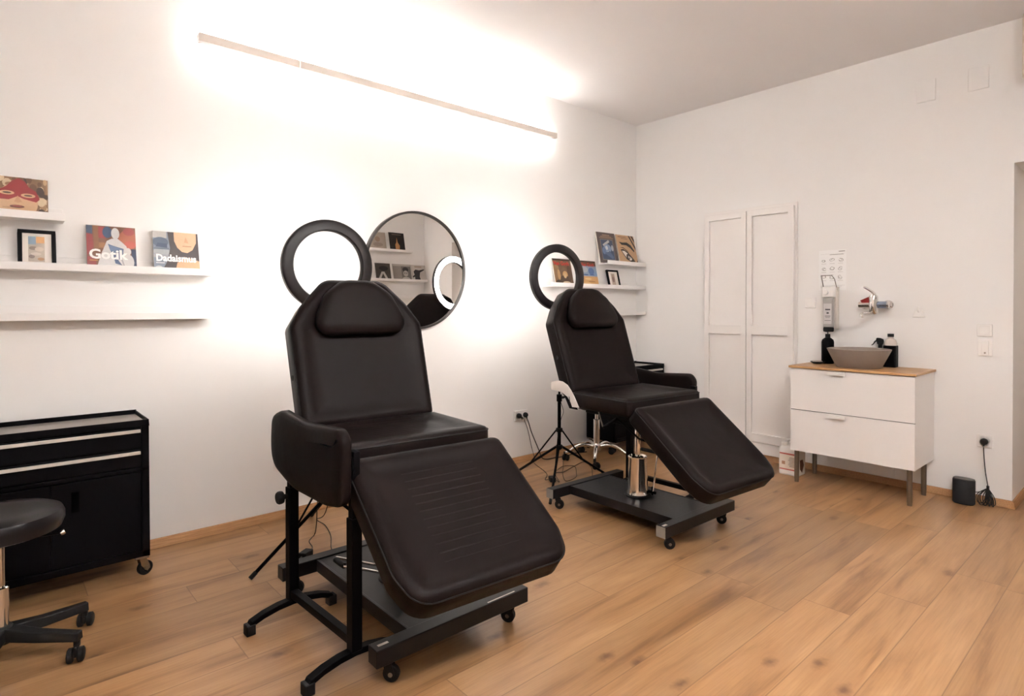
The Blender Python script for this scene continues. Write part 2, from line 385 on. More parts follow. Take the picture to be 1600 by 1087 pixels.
ledge('middle white ledge reflected in the round mirror, with three covers', -1.30, -0.01, 1.70, G3, WF, 1)
ledge('empty lowest white ledge reflected in the round mirror', -1.22, -0.07, 1.46, G3, WF, 1)

# flat prints with shapes: uv in 0..1
def printed(parent, w_, h_, layers, name='cover_print', z0=0.0004):
    cols = []; mb = MB()
    for i, (c, poly) in enumerate(layers):
        if c not in cols: cols.append(c)
        zz = z0 + i * 0.00012
        vs = [((min(1, max(0, u)) - 0.5) * w_, min(1, max(0, v)) * h_, zz) for u, v in poly]
        mb.add(vs, [tuple(range(len(vs)))], cols.index(c))
    me = bpy.data.meshes.new(name); me.from_pydata(mb.v, [], mb.f)
    for c in cols: me.materials.append(mat('ink_' + c.strip('#'), tuple(v * (.74 if i_ < 3 else 1) for i_, v in enumerate(srgb(c))), 0.45, noise=0.10, nscale=90))
    for i, p_ in enumerate(me.polygons): p_.material_index = mb.m[i]
    bm = bmesh.new(); bm.from_mesh(me)
    for f_ in bm.faces:
        f_.normal_update()
        if f_.normal.z < 0: f_.normal_flip()
    bmesh.ops.triangulate(bm, faces=bm.faces); bm.to_mesh(me); bm.free()
    o = bpy.data.objects.new(name, me); COL.objects.link(o); o.parent = parent
    return o
def ell(cx, cy, rx, ry, n=18, a0=0, a1=360):
    full = abs(a1 - a0) >= 359
    return [(cx + rx * math.cos(math.radians(a0 + (a1 - a0) * k / (n if full else n - 1))), cy + ry * math.sin(math.radians(a0 + (a1 - a0) * k / (n if full else n - 1)))) for k in range(n)]
def R_(x0, y0, x1, y1): return [(x0, y0), (x1, y0), (x1, y1), (x0, y1)]
def text_mesh(name, s, size, loc, rot, m_, parent, bold=0.0, align='LEFT', ext=0.0002, sx=1.0):
    cu = bpy.data.curves.new(name, 'FONT'); cu.body = s; cu.size = size; cu.align_x = align; cu.offset = bold; cu.extrude = ext; cu.resolution_u = 3
    tmp = bpy.data.objects.new(name, cu); COL.objects.link(tmp); dg = bpy.context.evaluated_depsgraph_get(); dg.update()
    me = bpy.data.meshes.new_from_object(tmp.evaluated_get(dg)); bpy.data.objects.remove(tmp)
    me.materials.clear(); me.materials.append(m_)
    o = bpy.data.objects.new(name, me); COL.objects.link(o); o.parent = parent; o.location = loc; o.rotation_euler = rot; o.scale = (sx, 1, 1)
    return o

def cover_book(label, cat, xc, w_, h_, zs, layers, group, th=0.006, lean=13, y=0.0, sgn=-1, rz=0.0, name='magazine', foot=0.075):
    """slab leaning on a ledge; local x right, y up, z out of cover"""
    a = math.radians(lean)
    o = MB().box(-w_ / 2, w_ / 2, 0, h_, -th, 0, 0)
    ob = o.build(name, mat('page_edge', '#ddd5cb', 0.6), bevel=0.0006)
    ob.location = (xc, y + sgn * foot, zs)
    ob.rotation_euler = (PI / 2 - a, 0, rz) if sgn < 0 else (PI / 2 - a, 0, PI + rz)
    tag(ob, label, cat, group)
    if layers: printed(ob, w_, h_, layers)
    return ob
def frame_pic(label, xc, w_, h_, zs, art, group, lean=12, bw=0.014, foot=0.08, rz=0):
    t = thing('framed_picture', label, 'picture frame', (xc, -foot, zs), 0, group); t.rotation_euler = (PI / 2 - math.radians(lean), 0, rz)
    mb = MB()
    for b in ((-w_ / 2, w_ / 2, 0, bw), (-w_ / 2, w_ / 2, h_ - bw, h_), (-w_ / 2, -w_ / 2 + bw, bw, h_ - bw), (w_ / 2 - bw, w_ / 2, bw, h_ - bw)):
        mb.box(b[0], b[1], b[2], b[3], -0.016, 0)
    mb.build('frame', M_blk, t, bevel=0.001)
    mt = MB().box(-w_ / 2 + bw, w_ / 2 - bw, bw, h_ - bw, -0.012, -0.006).build('mat_board', mat('mat_board', '#efe6dc', 0.7), t, smooth=False)
    pr = printed(mt, w_, h_, art, 'art_print', -0.0056)
    return t

GM = 'magazines leaning on the left ledges'
# red-masked face
face = [('#8a6a4a', R_(0, 0, 1, 1))]
rnd = random.Random(3)
for k in range(46):
    x = rnd.random(); yv = rnd.random()
    if 0.2 < x < 0.82 and yv < 0.72: x = rnd.choice([rnd.uniform(0, .16), rnd.uniform(.86, 1)])
    face.append((rnd.choice(['#3f2a1a', '#c8a880', '#6a4a30', '#e0c8a4', '#a98560']), ell(x, yv, rnd.uniform(.03, .09), rnd.uniform(.05, .12), 10)))
face += [('#d9b088', ell(.5, .36, .33, .48, 24)),
         ('#8e1a18', [(.16, .44), (.2, .63), (.32, .74), (.42, .9), (.52, .97), (.62, .9), (.68, .76), (.8, .66), (.86, .46), (.8, .38), (.6, .44), (.5, .5), (.36, .40), (.2, .40)]),
         ('#d9b088', ell(.33, .575, .12, .055, 14)), ('#d9b088', ell(.67, .535, .12, .055, 14)), ('#4a2f22', ell(.33, .575, .07, .022, 12)), ('#4a2f22', ell(.67, .535, .07, .022, 12)),
         ('#c89a72', [(.44, .36), (.5, .52), (.57, .36), (.5, .33)]), ('#6a3826', ell(.49, .235, .12, .04, 14)), ('#a84a42', ell(.49, .245, .08, .015, 12)), ('#8a5c3c', R_(.26, .2, .42, .208)), ('#a97a52', ell(.5, .04, .2, .02, 12))]
cover_book('square magazine with a face in a red mask, on the top left ledge', 'magazine', -4.785, 0.222, 0.19, 1.704, face, GM)
frame_pic('small black frame with a cream mat and tiny collage on the left ledge', -4.716, 0.14, 0.185, 1.469,
          [('#cfc0ae', R_(.27, .17, .70, .83)), ('#8fa3b4', R_(.27, .62, .47, .83)), ('#d29a56', R_(.48, .66, .70, .83)), ('#8b7668', ell(.4, .52, .11, .05)), ('#e8d8c6', ell(.56, .5, .12, .06)), ('#7d6a60', ell(.36, .3, .08, .05)), ('#b98a5e', ell(.6, .24, .09, .04)), ('#f2e6d8', ell(.47, .37, .14, .04))], 'small black picture frames', bw=0.016)
gotik = [('#7b4a2c', R_(0, 0, 1, 1)), ('#33405a', R_(0, .8, .12, 1)), ('#9a3230', R_(.24, .72, .38, .98)), ('#3c4f70', ell(.42, .86, .1, .13)), ('#94302e', [(0, .3), (.14, .5), (.12, .8), (0, .82)]), ('#8c5c36', R_(.14, .45, .24, 1)),
         ('#a85c3c', ell(.84, .72, .2, .22)), ('#963a34', ell(.86, .9, .12, .09)), ('#b2503c', ell(.88, .6, .12, .09)), ('#8f2c2a', R_(0, 0, .18, .3)), ('#a06c40', R_(.24, .5, .42, .62)), ('#2c3a56', R_(.9, .1, 1, .5)),
         ('#e6e2df', ell(.58, .84, .085, .13)), ('#e9e5e2', [(.5, .72), (.4, .66), (.28, .36), (.2, .1), (.2, 0), (.92, 0), (.86, .3), (.8, .56), (.7, .66), (.63, .72)]),
         ('#5d708f', [(.42, .6), (.52, .56), (.74, .5), (.72, .3), (.62, .24), (.52, .34), (.46, .46)]), ('#46587a', [(.52, .34), (.62, .24), (.7, .12), (.56, .16)]),
         ('#f0ece9', ell(.83, .44, .065, .085)), ('#ebe7e4', ell(.83, .2, .12, .18)), ('#c8c4c4', [(.3, .12), (.7, .08), (.7, .04), (.3, .06)]), ('#b8b4b6', [(.66, .3), (.72, .12), (.75, .12), (.7, .3)])]
gb = cover_book('square magazine titled Gotik with a pale statue on red and brown, middle left ledge', 'magazine', -4.421, 0.208, 0.232, 1.469, gotik, GM)
M_wt = mat('white_lettering', '#f6f2ee', 0.5)
text_mesh('title', 'Gotik', 0.068, (-0.096, 0.060, 0.0032), (0, 0, 0), M_wt, gb, bold=0.0022)
MB().box(-.094, -.06, .048, .051, 0.003, 0.0034).build('title_rule', mat('ochre_ink', '#c89a4a', 0.5), gb, smooth=False)
dada = [('#8d97a3', R_(0, 0, 1, 1)), ('#c9c4bf', R_(0, .84, .3, 1)), ('#5c6a7d', ell(.16, .74, .17, .12)), ('#46536a', [(.05, .62), (.3, .6), (.3, .7), (.1, .72)]), ('#b3b5b8', ell(.18, .5, .2, .08)), ('#6b7482', R_(0, .56, .34, .6)), ('#a9abb0', R_(0, .36, .32, .44)),
        ('#463c3c', [(.32, 1), (1, 1), (1, .3), (.72, .2), (.4, .0), (.14, 0), (.3, .3), (.36, .6)]), ('#e4bd98', [(.46, 1), (.46, .78), (.52, .62), (.62, .52), (.74, .5), (.86, .58), (.95, .76), (.96, 1)]), ('#d3a47e', [(.72, .9), (.68, .76), (.78, .74)]),
        ('#a97a58', R_(.64, .655, .84, .672)), ('#e9b68c', [(.44, 0), (.5, .24), (.66, .4), (.9, .34), (1, .3), (1, 0)]), ('#d8dadc', ell(.1, .08, .09, .08))]
db = cover_book('square magazine titled Dadaismus with dark hair shape on grey blue, rightmost on its ledge', 'magazine', -4.130, 0.218, 0.226, 1.469, dada, GM, rz=0.03)
text_mesh('title', 'Dadaismus', 0.052, (-0.100, 0.062, 0.0032), (0, 0, 0), M_wt, db, bold=0.0018, sx=0.85)
MB().box(-.1, -.06, .050, .053, 0.003, 0.0034).build('title_rule', M_wt, db, smooth=False)

GF = 'covers leaning on the far corner ledges'
vg1 = [('#6f553e', R_(0, 0, 1, 1)), ('#3a2c22', R_(0, .93, 1, 1)), ('#8a6b4a', R_(0, .0, .28, .75)), ('#caa06a', ell(.6, .42, .14, .13)), ('#4a3526', ell(.55, .2, .3, .18)), ('#b08a5c', ell(.25, .4, .08, .2)), ('#c9aa80', ell(.58, .38, .08, .1)), ('#5a4230', ell(.85, .5, .12, .3)), ('#d8c0a0', ell(.62, .12, .2, .05)), ('#3e3026', ell(.2, .12, .16, .1))]
b1 = cover_book('brown painter magazine seen through the far ring light', 'magazine', -1.119, 0.225, 0.245, 1.476, vg1, GF, rz=-0.02)
M_redt = mat('red_lettering', '#b8322a', 0.5)
text_mesh('title', 'Van Gogh', 0.050, (-0.105, 0.186, 0.0026), (0, 0, 0), M_redt, b1, bold=0.0010, sx=0.95)
vg2 = [('#8fa6c0', R_(0, .38, 1, .82)), ('#6d4c34', R_(0, .8, 1, 1)), ('#2f2620', R_(0, .95, 1, 1)), ('#cfa066', R_(0, 0, 1, .4)), ('#4f73a6', ell(.66, .6, .18, .14)), ('#b4bcc6', ell(.25, .66, .22, .12)), ('#3f6296', ell(.3, .46, .16, .025)), ('#3f6296', ell(.7, .46, .2, .02)), ('#7f9fc4', ell(.9, .5, .1, .08)), ('#e2bf8c', ell(.4, .3, .2, .04)), ('#a87c48', ell(.6, .2, .22, .03)), ('#dcb884', ell(.3, .12, .24, .05)), ('#b48a54', ell(.8, .08, .14, .03))]
b2 = cover_book('blue and sand painter magazine right of the far ring light', 'magazine', -0.775, 0.225, 0.245, 1.476, vg2, GF)
text_mesh('title', 'Van Gogh', 0.046, (-0.09, 0.193, 0.0028), (0, 0, 0), M_redt, b2, bold=0.0008, sx=0.95)
frame_pic('tiny black frame with a cream mat on the far corner ledge', -0.428, 0.17, 0.175, 1.476, [('#d8c2ae', R_(.33, .16, .64, .8)), ('#a5857a', ell(.48, .5, .1, .2)), ('#c7a894', ell(.48, .66, .09, .07))], 'small black picture frames', bw=0.017, lean=14)
ast = [('#5b4c46', R_(0, 0, 1, 1)), ('#8e8278', R_(.16, .1, .84, .78)), ('#3e4f6c', R_(.18, .12, .82, .76)), ('#c9c4c4', [(.26, .6), (.6, .76), (.66, .7), (.32, .54)]), ('#8ea3c4', ell(.5, .48, .2, .14)), ('#dcdfe6', ell(.45, .5, .07, .07)), ('#6b82a8', ell(.3, .4, .1, .12)), ('#e8e6e6', ell(.52, .32, .07, .07)), ('#5c6d8e', [(.3, .32), (.7, .14), (.78, .2), (.6, .4)]), ('#b9bcc6', ell(.76, .5, .06, .1)), ('#9c7c64', R_(.2, .85, .8, .88)), ('#9c7c64', R_(.12, .81, .88, .835)), ('#a98b72', R_(.3, .9, .7, .93))]
cover_book('tall grey-brown cover with a blue photo, left of the eye drawing', 'book', -0.508, 0.265, 0.30, 1.704, ast, GF, th=0.012, lean=12, rz=-0.02)
eye = [('#cba47c', R_(0, 0, 1, 1)), ('#2b211f', [(.12, .76), (.3, .74), (.55, .76), (.75, .68), (.9, .5), (.88, .44), (.7, .58), (.5, .66), (.25, .66)]),
       ('#2b211f', [(.14, .5), (.3, .52), (.5, .44), (.72, .26), (.86, .12), (.62, .1), (.4, .18), (.28, .32), (.2, .42)]), ('#efe6dc', [(.2, .46), (.34, .46), (.5, .38), (.7, .2), (.62, .14), (.44, .2), (.32, .32)]),
       ('#3c3230', ell(.5, .27, .1, .1)), ('#d8d0ca', ell(.53, .26, .04, .045)), ('#2b211f', [(.12, .56), (.3, .58), (.5, .48), (.6, .38), (.48, .46), (.3, .55)]), ('#2b211f', [(.68, 1), (.76, 1), (1, .62), (1, .5)]), ('#2b211f', [(.82, 1), (.92, 1), (1, .88), (1, .76)]), ('#2b211f', [(.94, .12), (1, 0), (1, .2)]),
       ('#6e4d3a', R_(.1, .92, .56, .94)), ('#6e4d3a', R_(.26, .87, .62, .885))]
cover_book('tan cover with a large black drawn eye in the far corner', 'book', -0.205, 0.285, 0.30, 1.704, eye, GF, th=0.012, lean=13)
# covers on the wall behind the camera, seen in the mirror
GR = 'covers reflected in the round mirror'
cover_book('pale cream cover on the highest reflected ledge', 'magazine', -0.80, 0.26, 0.26, 2.10, [('#d8c8b8', R_(0, 0, 1, 1)), ('#c4a890', ell(.5, .6, .15, .15)), ('#bfae9e', ell(.5, .3, .3, .12))], GR, y=WF, sgn=1)
cover_book('black cover with an orange upright hand shape on the highest reflected ledge', 'magazine', -0.49, 0.25, 0.275, 2.10, [('#231c1c', R_(0, 0, 1, 1)), ('#8a7c74', R_(.2, .88, .8, .91)), ('#c0854e', [(.38, .02), (.34, .3), (.46, .46), (.5, .74), (.55, .46), (.64, .34), (.62, .02)])], GR, y=WF, sgn=1)
cover_book('dark grey cover with a pale letter shape on the middle reflected ledge', 'magazine', -0.715, 0.24, 0.25, 1.675, [('#4f4640', R_(0, 0, 1, 1)), ('#1f1b1b', ell(.45, .7, .3, .14)), ('#ddd5cc', [(.2, .08), (.42, .5), (.6, .5), (.85, .08), (.7, .08), (.52, .4), (.36, .08)])], GR, y=WF, sgn=1)
cover_book('grey photo cover of a child with dark hair, middle reflected ledge', 'magazine', -0.40, 0.31, 0.25, 1.675, [('#cdc3ba', R_(0, 0, 1, 1)), ('#7d756f', R_(.05, 0, 1, .88)), ('#a59c94', R_(.55, .1, 1, .88)), ('#2a2424', ell(.33, .68, .16, .15)), ('#c9beb4', ell(.33, .45, .13, .18)), ('#3a3333', ell(.28, .47, .03, .03)), ('#3a3333', ell(.38, .47, .03, .03)), ('#d6ccc4', ell(.33, .12, .22, .12))], GR, y=WF, sgn=1)
cover_book('white cover with a black bending figure at the end of the middle reflected ledge', 'magazine', -0.115, 0.24, 0.25, 1.675, [('#ded4ca', R_(0, 0, 1, 1)), ('#bda998', R_(.3, .85, .8, .93)), ('#2b2626', [(.1, .72), (.15, .76), (.5, .68), (.75, .72), (.9, .6), (.85, .4), (1, .3), (.98, .22), (.84, .28), (.84, .0), (.42, .0), (.5, .3), (.44, .55)])], GR, y=WF, sgn=1)

# ------------------------------------------------------------ round mirror
t = thing('round_mirror', 'large round mirror with a thin dark frame on the white wall between the chairs', 'mirror', (-2.597, 0, 1.550))
Mx = Matrix.Rotation(PI / 2, 4, 'X')
MB().lathe([(0.404, 0.0), (0.42, 0.0), (0.42, 0.032), (0.404, 0.032)], Mx, 96, closed=True).build('frame', M_mframe, t, ang=50)
MB().lathe([(0.405, 0.012), (0.405, 0.022)], Mx, 96).build('mirror_glass', M_mirror, t, smooth=False)

# ------------------------------------------------------------ ring lights on tripods
def ring_light(label, cx, cy, cz, rz, pole_xy, hub, feet, pole_top, group):
    t = thing('ring_light', label, 'ring light', (pole_xy[0], pole_xy[1], 0), 0, group)
    L = lambda p: (p[0] - pole_xy[0], p[1] - pole_xy[1], p[2])
    Mr = Matrix.Translation(L((cx, cy, cz))) @ Matrix.Rotation(rz, 4, 'Z') @ Matrix.Rotation(PI / 2, 4, 'X')  # local z -> -Y (camera side)
    ro, ri = 0.238, 0.180
    MB().lathe([(ri, -0.022), (ri, 0.006), (ri + 0.006, 0.014), (ro - 0.012, 0.014), (ro, 0.004), (ro, -0.022), (ro - .004, -0.022), (ro - .004, -0.014), (ri + .004, -0.014), (ri + .004, -0.022)], Mr, 72, closed=True).build('ring_housing', M_ring, t, ang=50)
    MB().lathe([(ri + .005, -0.0145), (ri + .005, -0.0205), (ro - .005, -0.0205), (ro - .005, -0.0145)], Mr, 72, closed=True).build('diffuser', M_ringled, t, ang=50)
    return t, L
def tripod(t, L, pole_xy, z_low, z_up, feet, top_path, r=0.0125):
    px, py = pole_xy
    pl = MB().tube([L((px, py, z_low - 0.02)), L((px, py, 0.66))], r, 14).build('pole', M_blk, t)
    MB().tube([L(p) for p in top_path], 0.008, 10).build('ring_post', M_blk, t)
    MB().lathe([(r + .007, 0), (r + .007, .05)], Matrix.Translation(L((px, py, 0.61))), 16).build('clamp_collar', M_blk, t, bevel=0.002)
    MB().tube([L((px + .01, py, 0.635)), L((px + .05, py, 0.635))], 0.009, 10).build('clamp_knob', M_rub, t)
    for z in (z_low, z_up):
        MB().lathe([(r + .008, -.014), (r + .012, -.008), (r + .012, .008), (r + .008, .014)], Matrix.Translation(L((px, py, z))), 16).build('hub', M_rub, t)
    for fx, fy in feet:
        d = Vector((fx - px, fy - py, 0)); d.normalize(); s0 = Vector((px, py, z_low)) + d * 0.022; f = Vector((fx, fy, 0.009))
        lg = MB().tube([L(s0), L(f)], 0.009, 8).build('leg', M_blk, t)
        e = s0.lerp(f, 0.45); u = Vector((px, py, z_up)) + d * 0.02
        MB().tube([L(u), L(e)], 0.0055, 8).build('brace', M_blk, lg)
        MB().tube([L(f + (s0 - f).normalized() * 0.035), L(f)], 0.011, 8).build('rubber_foot', M_rub, lg)
P1 = (-3.55, -0.66)
t, L = ring_light('black ring light behind the near chair, shining on the wall', -3.568, -0.70, 1.500, -0.08, P1, None, None, None, 'ring lights on black tripods')
tripod(t, L, P1, 0.29, 0.41, [(-3.975, -0.735), (-3.41, -0.10), (-3.28, -0.98)], [(-3.55, -.66, .64), (-3.55, -.66, 1.2), (-3.56, -.68, 1.268), (-3.575, -.70, 1.275)])
P2 = (-1.82, -0.675)
t, L = ring_light('black ring light behind the far chair, two magazines showing through and beside it', -1.826, -0.668, 1.502, -0.15, P2, None, None, None, 'ring lights on black tripods')
tripod(t, L, P2, 0.283, 0.405, [(-2.16, -0.92), (-2.13, -0.36), (-1.37, -0.755)], [(-1.82, -.675, .64), (-1.82, -.675, .68), (-1.79, -.675, .70), (-1.75, -.675, .70), (-1.745, -.675, .76), (-1.79, -.67, 1.1), (-1.826, -.668, 1.268)])
# power adapters and their cables
def adapter(label, x, y, rz):
    t = thing('power_adapter', label, 'power adapter', (x, y, 0), rz, 'ring light power adapters')
    MB().box(-.035, .035, -.022, .022, 0.001, .033).build('adapter_body', M_rub, t, bevel=0.004)
    MB().tube([(-.035, 0, .016), (-.052, 0, .012)], .004, 8).build('cord_stub', M_cable, t)
    return t
adapter('small black power adapter on the floor beside the near chair', -3.675, -0.655, 0.6)
adapter('small black power adapter on the floor left of the far chair', -1.775, -0.56, 1.0)
def smooth_path(pts, n=6):
    P = [Vector(p) for p in pts]; out = []
    for i in range(len(P) - 1):
        p0 = P[max(0, i - 1)]; p1 = P[i]; p2 = P[i + 1]; p3 = P[min(len(P) - 1, i + 2)]
        for k in range(n):
            t_ = k / n; out.append(0.5 * ((2 * p1) + (-p0 + p2) * t_ + (2 * p0 - 5 * p1 + 4 * p2 - p3) * t_ * t_ + (-p0 + 3 * p1 - 3 * p2 + p3) * t_ ** 3))
    out.append(P[-1]); return out
def cable(label, pts, r=0.0028, name='power_cable', cat='cable', group=None, m_=None):
    o = MB().tube(smooth_path(pts), r, 6).build(name, m_ or M_cable)
    return tag(o, label, cat, group)
GC = 'black cables behind the chairs'
cable('thick black cord dropping from the double wall socket towards the stool base', [(-1.553, -.035, .385), (-1.54, -.05, .34), (-1.50, -.05, .24), (-1.45, -.08, .10), (-1.43, -.10, .03), (-1.368, -.10, .006), (-1.281, -.11, .006), (-1.235, -.123, .006), (-1.162, -.129, .006), (-1.029, -.12, .006), (-0.923, -.15, .006)], 0.0042, group=GC)
cable('thin black cable from the double wall socket to the adapter on the floor', [(-1.627, -.03, .398), (-1.59, -.045, .37), (-1.54, -.045, .27), (-1.51, -.06, .12), (-1.50, -.09, .02), (-1.535, -.117, .004), (-1.668, -.394, .004), (-1.79, -.50, .004), (-1.79, -.53, .010)], 0.0026, group=GC)
cable('thin black cable curling across the floor under the far tripod', [(-1.76, -.59, .01), (-1.75, -.61, .004), (-1.618, -.438, .004), (-1.546, -.455, .004), (-1.38, -.404, .004), (-1.193, -.358, .004), (-1.283, -.515, .004), (-1.47, -.686, .004)], 0.0026, group=GC)
cable('thin black cable looped square on the floor by the far tripod', [(-1.591, -.415, .009), (-1.438, -.352, .009), (-1.37, -.412, .009), (-1.50, -.55, .005), (-1.591, -.623, .005), (-1.706, -.632, .005), (-1.58, -.48, .009), (-1.486, -.398, .009), (-1.30, -.22, .005)], 0.0024, group=GC)
cable('thin cable hanging in a wave beside the far tripod pole', [(-1.80, -.66, .63), (-1.77, -.65, .58), (-1.74, -.64, .52), (-1.765, -.64, .47), (-1.80, -.66, .41)], 0.0022, group=GC)
cable('thin black cable from the near tripod down to its adapter', [(-3.54, -.64, .60), (-3.53, -.60, .45), (-3.54, -.50, .25), (-3.53, -.45, .08), (-3.52, -.40, .005), (-3.58, -.47, .004), (-3.60, -.56, .004), (-3.64, -.625, .008)], 0.0026, group=GC)
cable('thin brown cable curving on the floor behind the near chair', [(-3.50, -.62, .40), (-3.50, -.5, .15), (-3.43, -.22, .02), (-3.414, -.302, .004), (-3.46, -.48, .004), (-3.53, -.64, .004), (-3.55, -.76, .004)], 0.0024, group=GC)

# ------------------------------------------------------------ casters
def caster(parent, x, y, ztop, rz=0.0, r=0.029, name='caster', metal=None, face=None):
    """twin wheel caster below a point at height ztop"""
    c = MB(); M = Matrix.Translation((x, y, 0)) @ Matrix.Rotation(rz, 4, 'Z')
    c.lathe([(0.0, ztop - 0.006), (0.017, ztop - 0.006), (0.017, ztop)], M, 14)
    for s_ in (-1, 1):
        c.prism([(-0.014, ztop - 0.004), (0.016, ztop - 0.004), (r * 0.95, r * 1.35), (r * 1.0, r * 0.9), (r * .62, r * .55), (-0.006, r * 1.5)], s_ * 0.0135 - 0.0015, s_ * 0.0135 + 0.0015, 'y', 0, M)
    c.box(-0.012, 0.016, -0.0145, 0.0145, ztop - 0.008, ztop - 0.003, 0, M)
    o = c.build(name, metal or M_rub, parent, bevel=0.0006)
    W = MB(); Mw = M @ Matrix.Translation((r * .5, 0, r)) @ Matrix.Rotation(PI / 2, 4, 'X')
    W.lathe([(r * .45, -0.011), (r * .9, -0.011), (r, -0.008), (r, 0.008), (r * .9, 0.011), (r * .45, 0.011), (r * .40, 0.007), (0.0, 0.007)], Mw, 20)
    W.lathe([(0.0, -0.007), (r * .4, -0.007), (r * .45, -0.011)], Mw, 20)
    W.build('wheel', M_rub, o)
    H_ = MB(); H_.lathe([(0, -0.0165), (r * .28, -0.0165), (r * .28, 0.0165), (0, 0.0165)], Mw, 12); H_.build('axle_cap', M_steel, o)
    return o

# ------------------------------------------------------------ treatment chairs
M_decal = mat('pale_sticker', '#cfc6bc', 0.5)
def treatment_chair(label, loc, rz, top_rz, pedal, caps, hinge_plate, decals, back_a=71.5, leg_a=38, m_pad=None):
    t = thing('treatment_chair', label, 'treatment chair', loc, rz, 'black treatment chairs')
    # ---- base
    for yy, nm in ((-0.42, 'front'), (0.42, 'rear')):
        o = MB().box(-0.345, 0.345, yy - 0.03, yy + 0.03, 0.076, 0.136).build('base_crossbar', M_blk2, t, bevel=0.003)
        for s_ in (-1, 1):
            if caps and s_ < 0:
                MB().box(s_ * 0.345 - .0035, s_ * 0.345, yy - .0285, yy + .0285, .0775, .1345).build('end_cap', mat('cap_grey', '#86817c', .45, .2), o, smooth=False)
            caster(t, s_ * 0.285, yy + (0.005 if yy < 0 else -0.005), 0.076, rz=(-.75 if s_ < 0 else 2.3) + random.uniform(-.25, .25))
        if decals and yy < 0:
            MB().box(-0.325, -0.285, yy - .006, yy + .006, .1362, .1366).build('sticker', M_decal, o, smooth=False)
            MB().box(0.14, 0.28, yy - .022, yy - .016, .1362, .1366).build('sticker', M_decal, o, smooth=False)
        if caps and yy < 0:
            MB().box(-0.335, -0.30, yy - .012, yy + .004, .1362, .1366).build('sticker', M_decal, o, smooth=False)
    mb = MB(); mb.box(-0.185, 0.185, -0.39, 0.39, 0.122, 0.130)
    for s_ in (-1, 1): mb.box(s_ * 0.185 - .006, s_ * 0.185 + .006, -0.39, 0.39, 0.078, 0.132)
    mb.box(-0.06, 0.06, -0.39, 0.39, 0.09, 0.122)
    mb.build('base_plate', M_blk2, t, bevel=0.002)
    # ---- hydraulic pump
    c = MB().lathe([(0.066, 0.130), (0.069, 0.134), (0.066, 0.145), (0.062, 0.18), (0.056, 0.355), (0.059, 0.362), (0.059, 0.37), (0.053, 0.372), (0.050, 0.362), (0.030, 0.360), (0.0, 0.360)], None, 40).build('pump_cylinder', M_chrome, t)
    MB().lathe([(0.080, 0.130), (0.080, 0.136), (0.070, 0.142)], None, 32).build('pump_collar', M_rub, c)
    MB().tube([(0, 0, .34), (0, 0, .60)], 0.017, 20).build('piston', M_chrome, c)
    # ---- foot pedal: U of chromed rod with a rubber sleeve, on the side given by pedal = (sx, end_z, reach)
    sx, ez, reach = pedal
    pv = Vector((sx * 0.055, 0, 0.155))
    hw_ = .075
    if sx < 0: pv = Vector((0.0, 0, 0.15)); hw_ = .058
    a = [pv + Vector((0, -hw_, 0)), Vector((sx * reach, -hw_, ez)), Vector((sx * (reach + .012), -hw_ + .015, ez)), Vector((sx * (reach + .012), hw_ - .015, ez)), Vector((sx * reach, hw_, ez)), pv + Vector((0, hw_, 0))]
    pd = MB().tube(a, 0.0055, 10).build('foot_pedal', M_chrome, t)
    MB().tube([Vector((sx * (reach + .012), -hw_ + .02, ez)), Vector((sx * (reach + .012), hw_ - .02, ez))], 0.011, 12).build('pedal_sleeve', M_rub, pd)
    MB().tube([pv + Vector((0, -hw_ - .017, -.004)), pv + Vector((0, hw_ + .017, -.004))], 0.009, 10).build('pedal_pivot', M_blk, pd)
    for s_ in (-1, 1):
        MB().tube([pv + Vector((0, s_ * (hw_ - .005), -.02)), pv + Vector((0, s_ * (hw_ - .005), .03))], 0.006, 8).build('pedal_lug', M_blk, pd)
    # ---- top group, turned slightly on the piston
    Rz = Matrix.Rotation(top_rz, 4, 'Z')
    def P(loc_, rot_):
        m = Rz @ Matrix.Translation(loc_) @ rot_.to_4x4() if rot_ else Rz @ Matrix.Translation(loc_)
        return m
    def setm(o, m): o.matrix_local = m; return o
    uf = MB(); uf.box(-.24, .24, -.19, .21, .635, .662); uf.prism([(-.17, .635), (.19, .635), (.12, .575), (-.10, .575)], -.13, .13, 'x')
    u_ = setm(uf.build('seat_frame', M_blk, t, bevel=.003), P((0, 0, 0), None))
    # seat
    I = Matrix.Identity(3)
    seatp = [(-.330, 0), (.333, 0), (.330, .475), (-.328, .475)]
    sprof = [(0.012, -.10), (0.0, -.088), (0.0, -0.022), (0.004, -0.010), (0.012, -0.003), (0.026, 0.002), (0.045, 0.003), (0.075, -0.003), (0.10, -0.009), (0.13, -0.011)]
    s = cushion('seat', seatp, .035, .10, t, None, None, m_pad or M_quilt, sprof); setm(s, P((0, -.225, .772), I))
    # backrest
    ab = math.radians(back_a)
    bp = [(-.318, 0), (.318, 0), (.328, .475), (.265, .575), (.150, .698), (-.150, .698), (-.265, .575), (-.328, .475)]
    br = [.03, .03, .06, .25, .09, .09, .25, .06]
    Rb = Matrix.Rotation(ab, 3, 'X')
    yb, zb = .245, .755
    b_ = cushion('backrest', bp, br, .105, t, None, None, M_quilt if False else M_lea); setm(b_, P((0, yb, zb), Rb))
    hp = [(-.225, 0), (.225, 0), (.218, .09), (.165, .205), (.075, .272), (-.075, .272), (-.165, .205), (-.218, .09)]
    hprof = [(0.02, -.012), (0.004, -.004), (0.0, 0.008), (0.0, 0.022), (0.004, 0.034), (0.012, 0.043), (0.026, 0.050), (0.042, 0.053), (0.058, .0545)]
    h_ = cushion('headrest', hp, [.065, .065, .14, .12, .12, .12, .12, .14], .0, b_, None, None, M_lea, hprof, pipe=False); h_.matrix_local = Matrix.Translation((0, .415, 0.004))
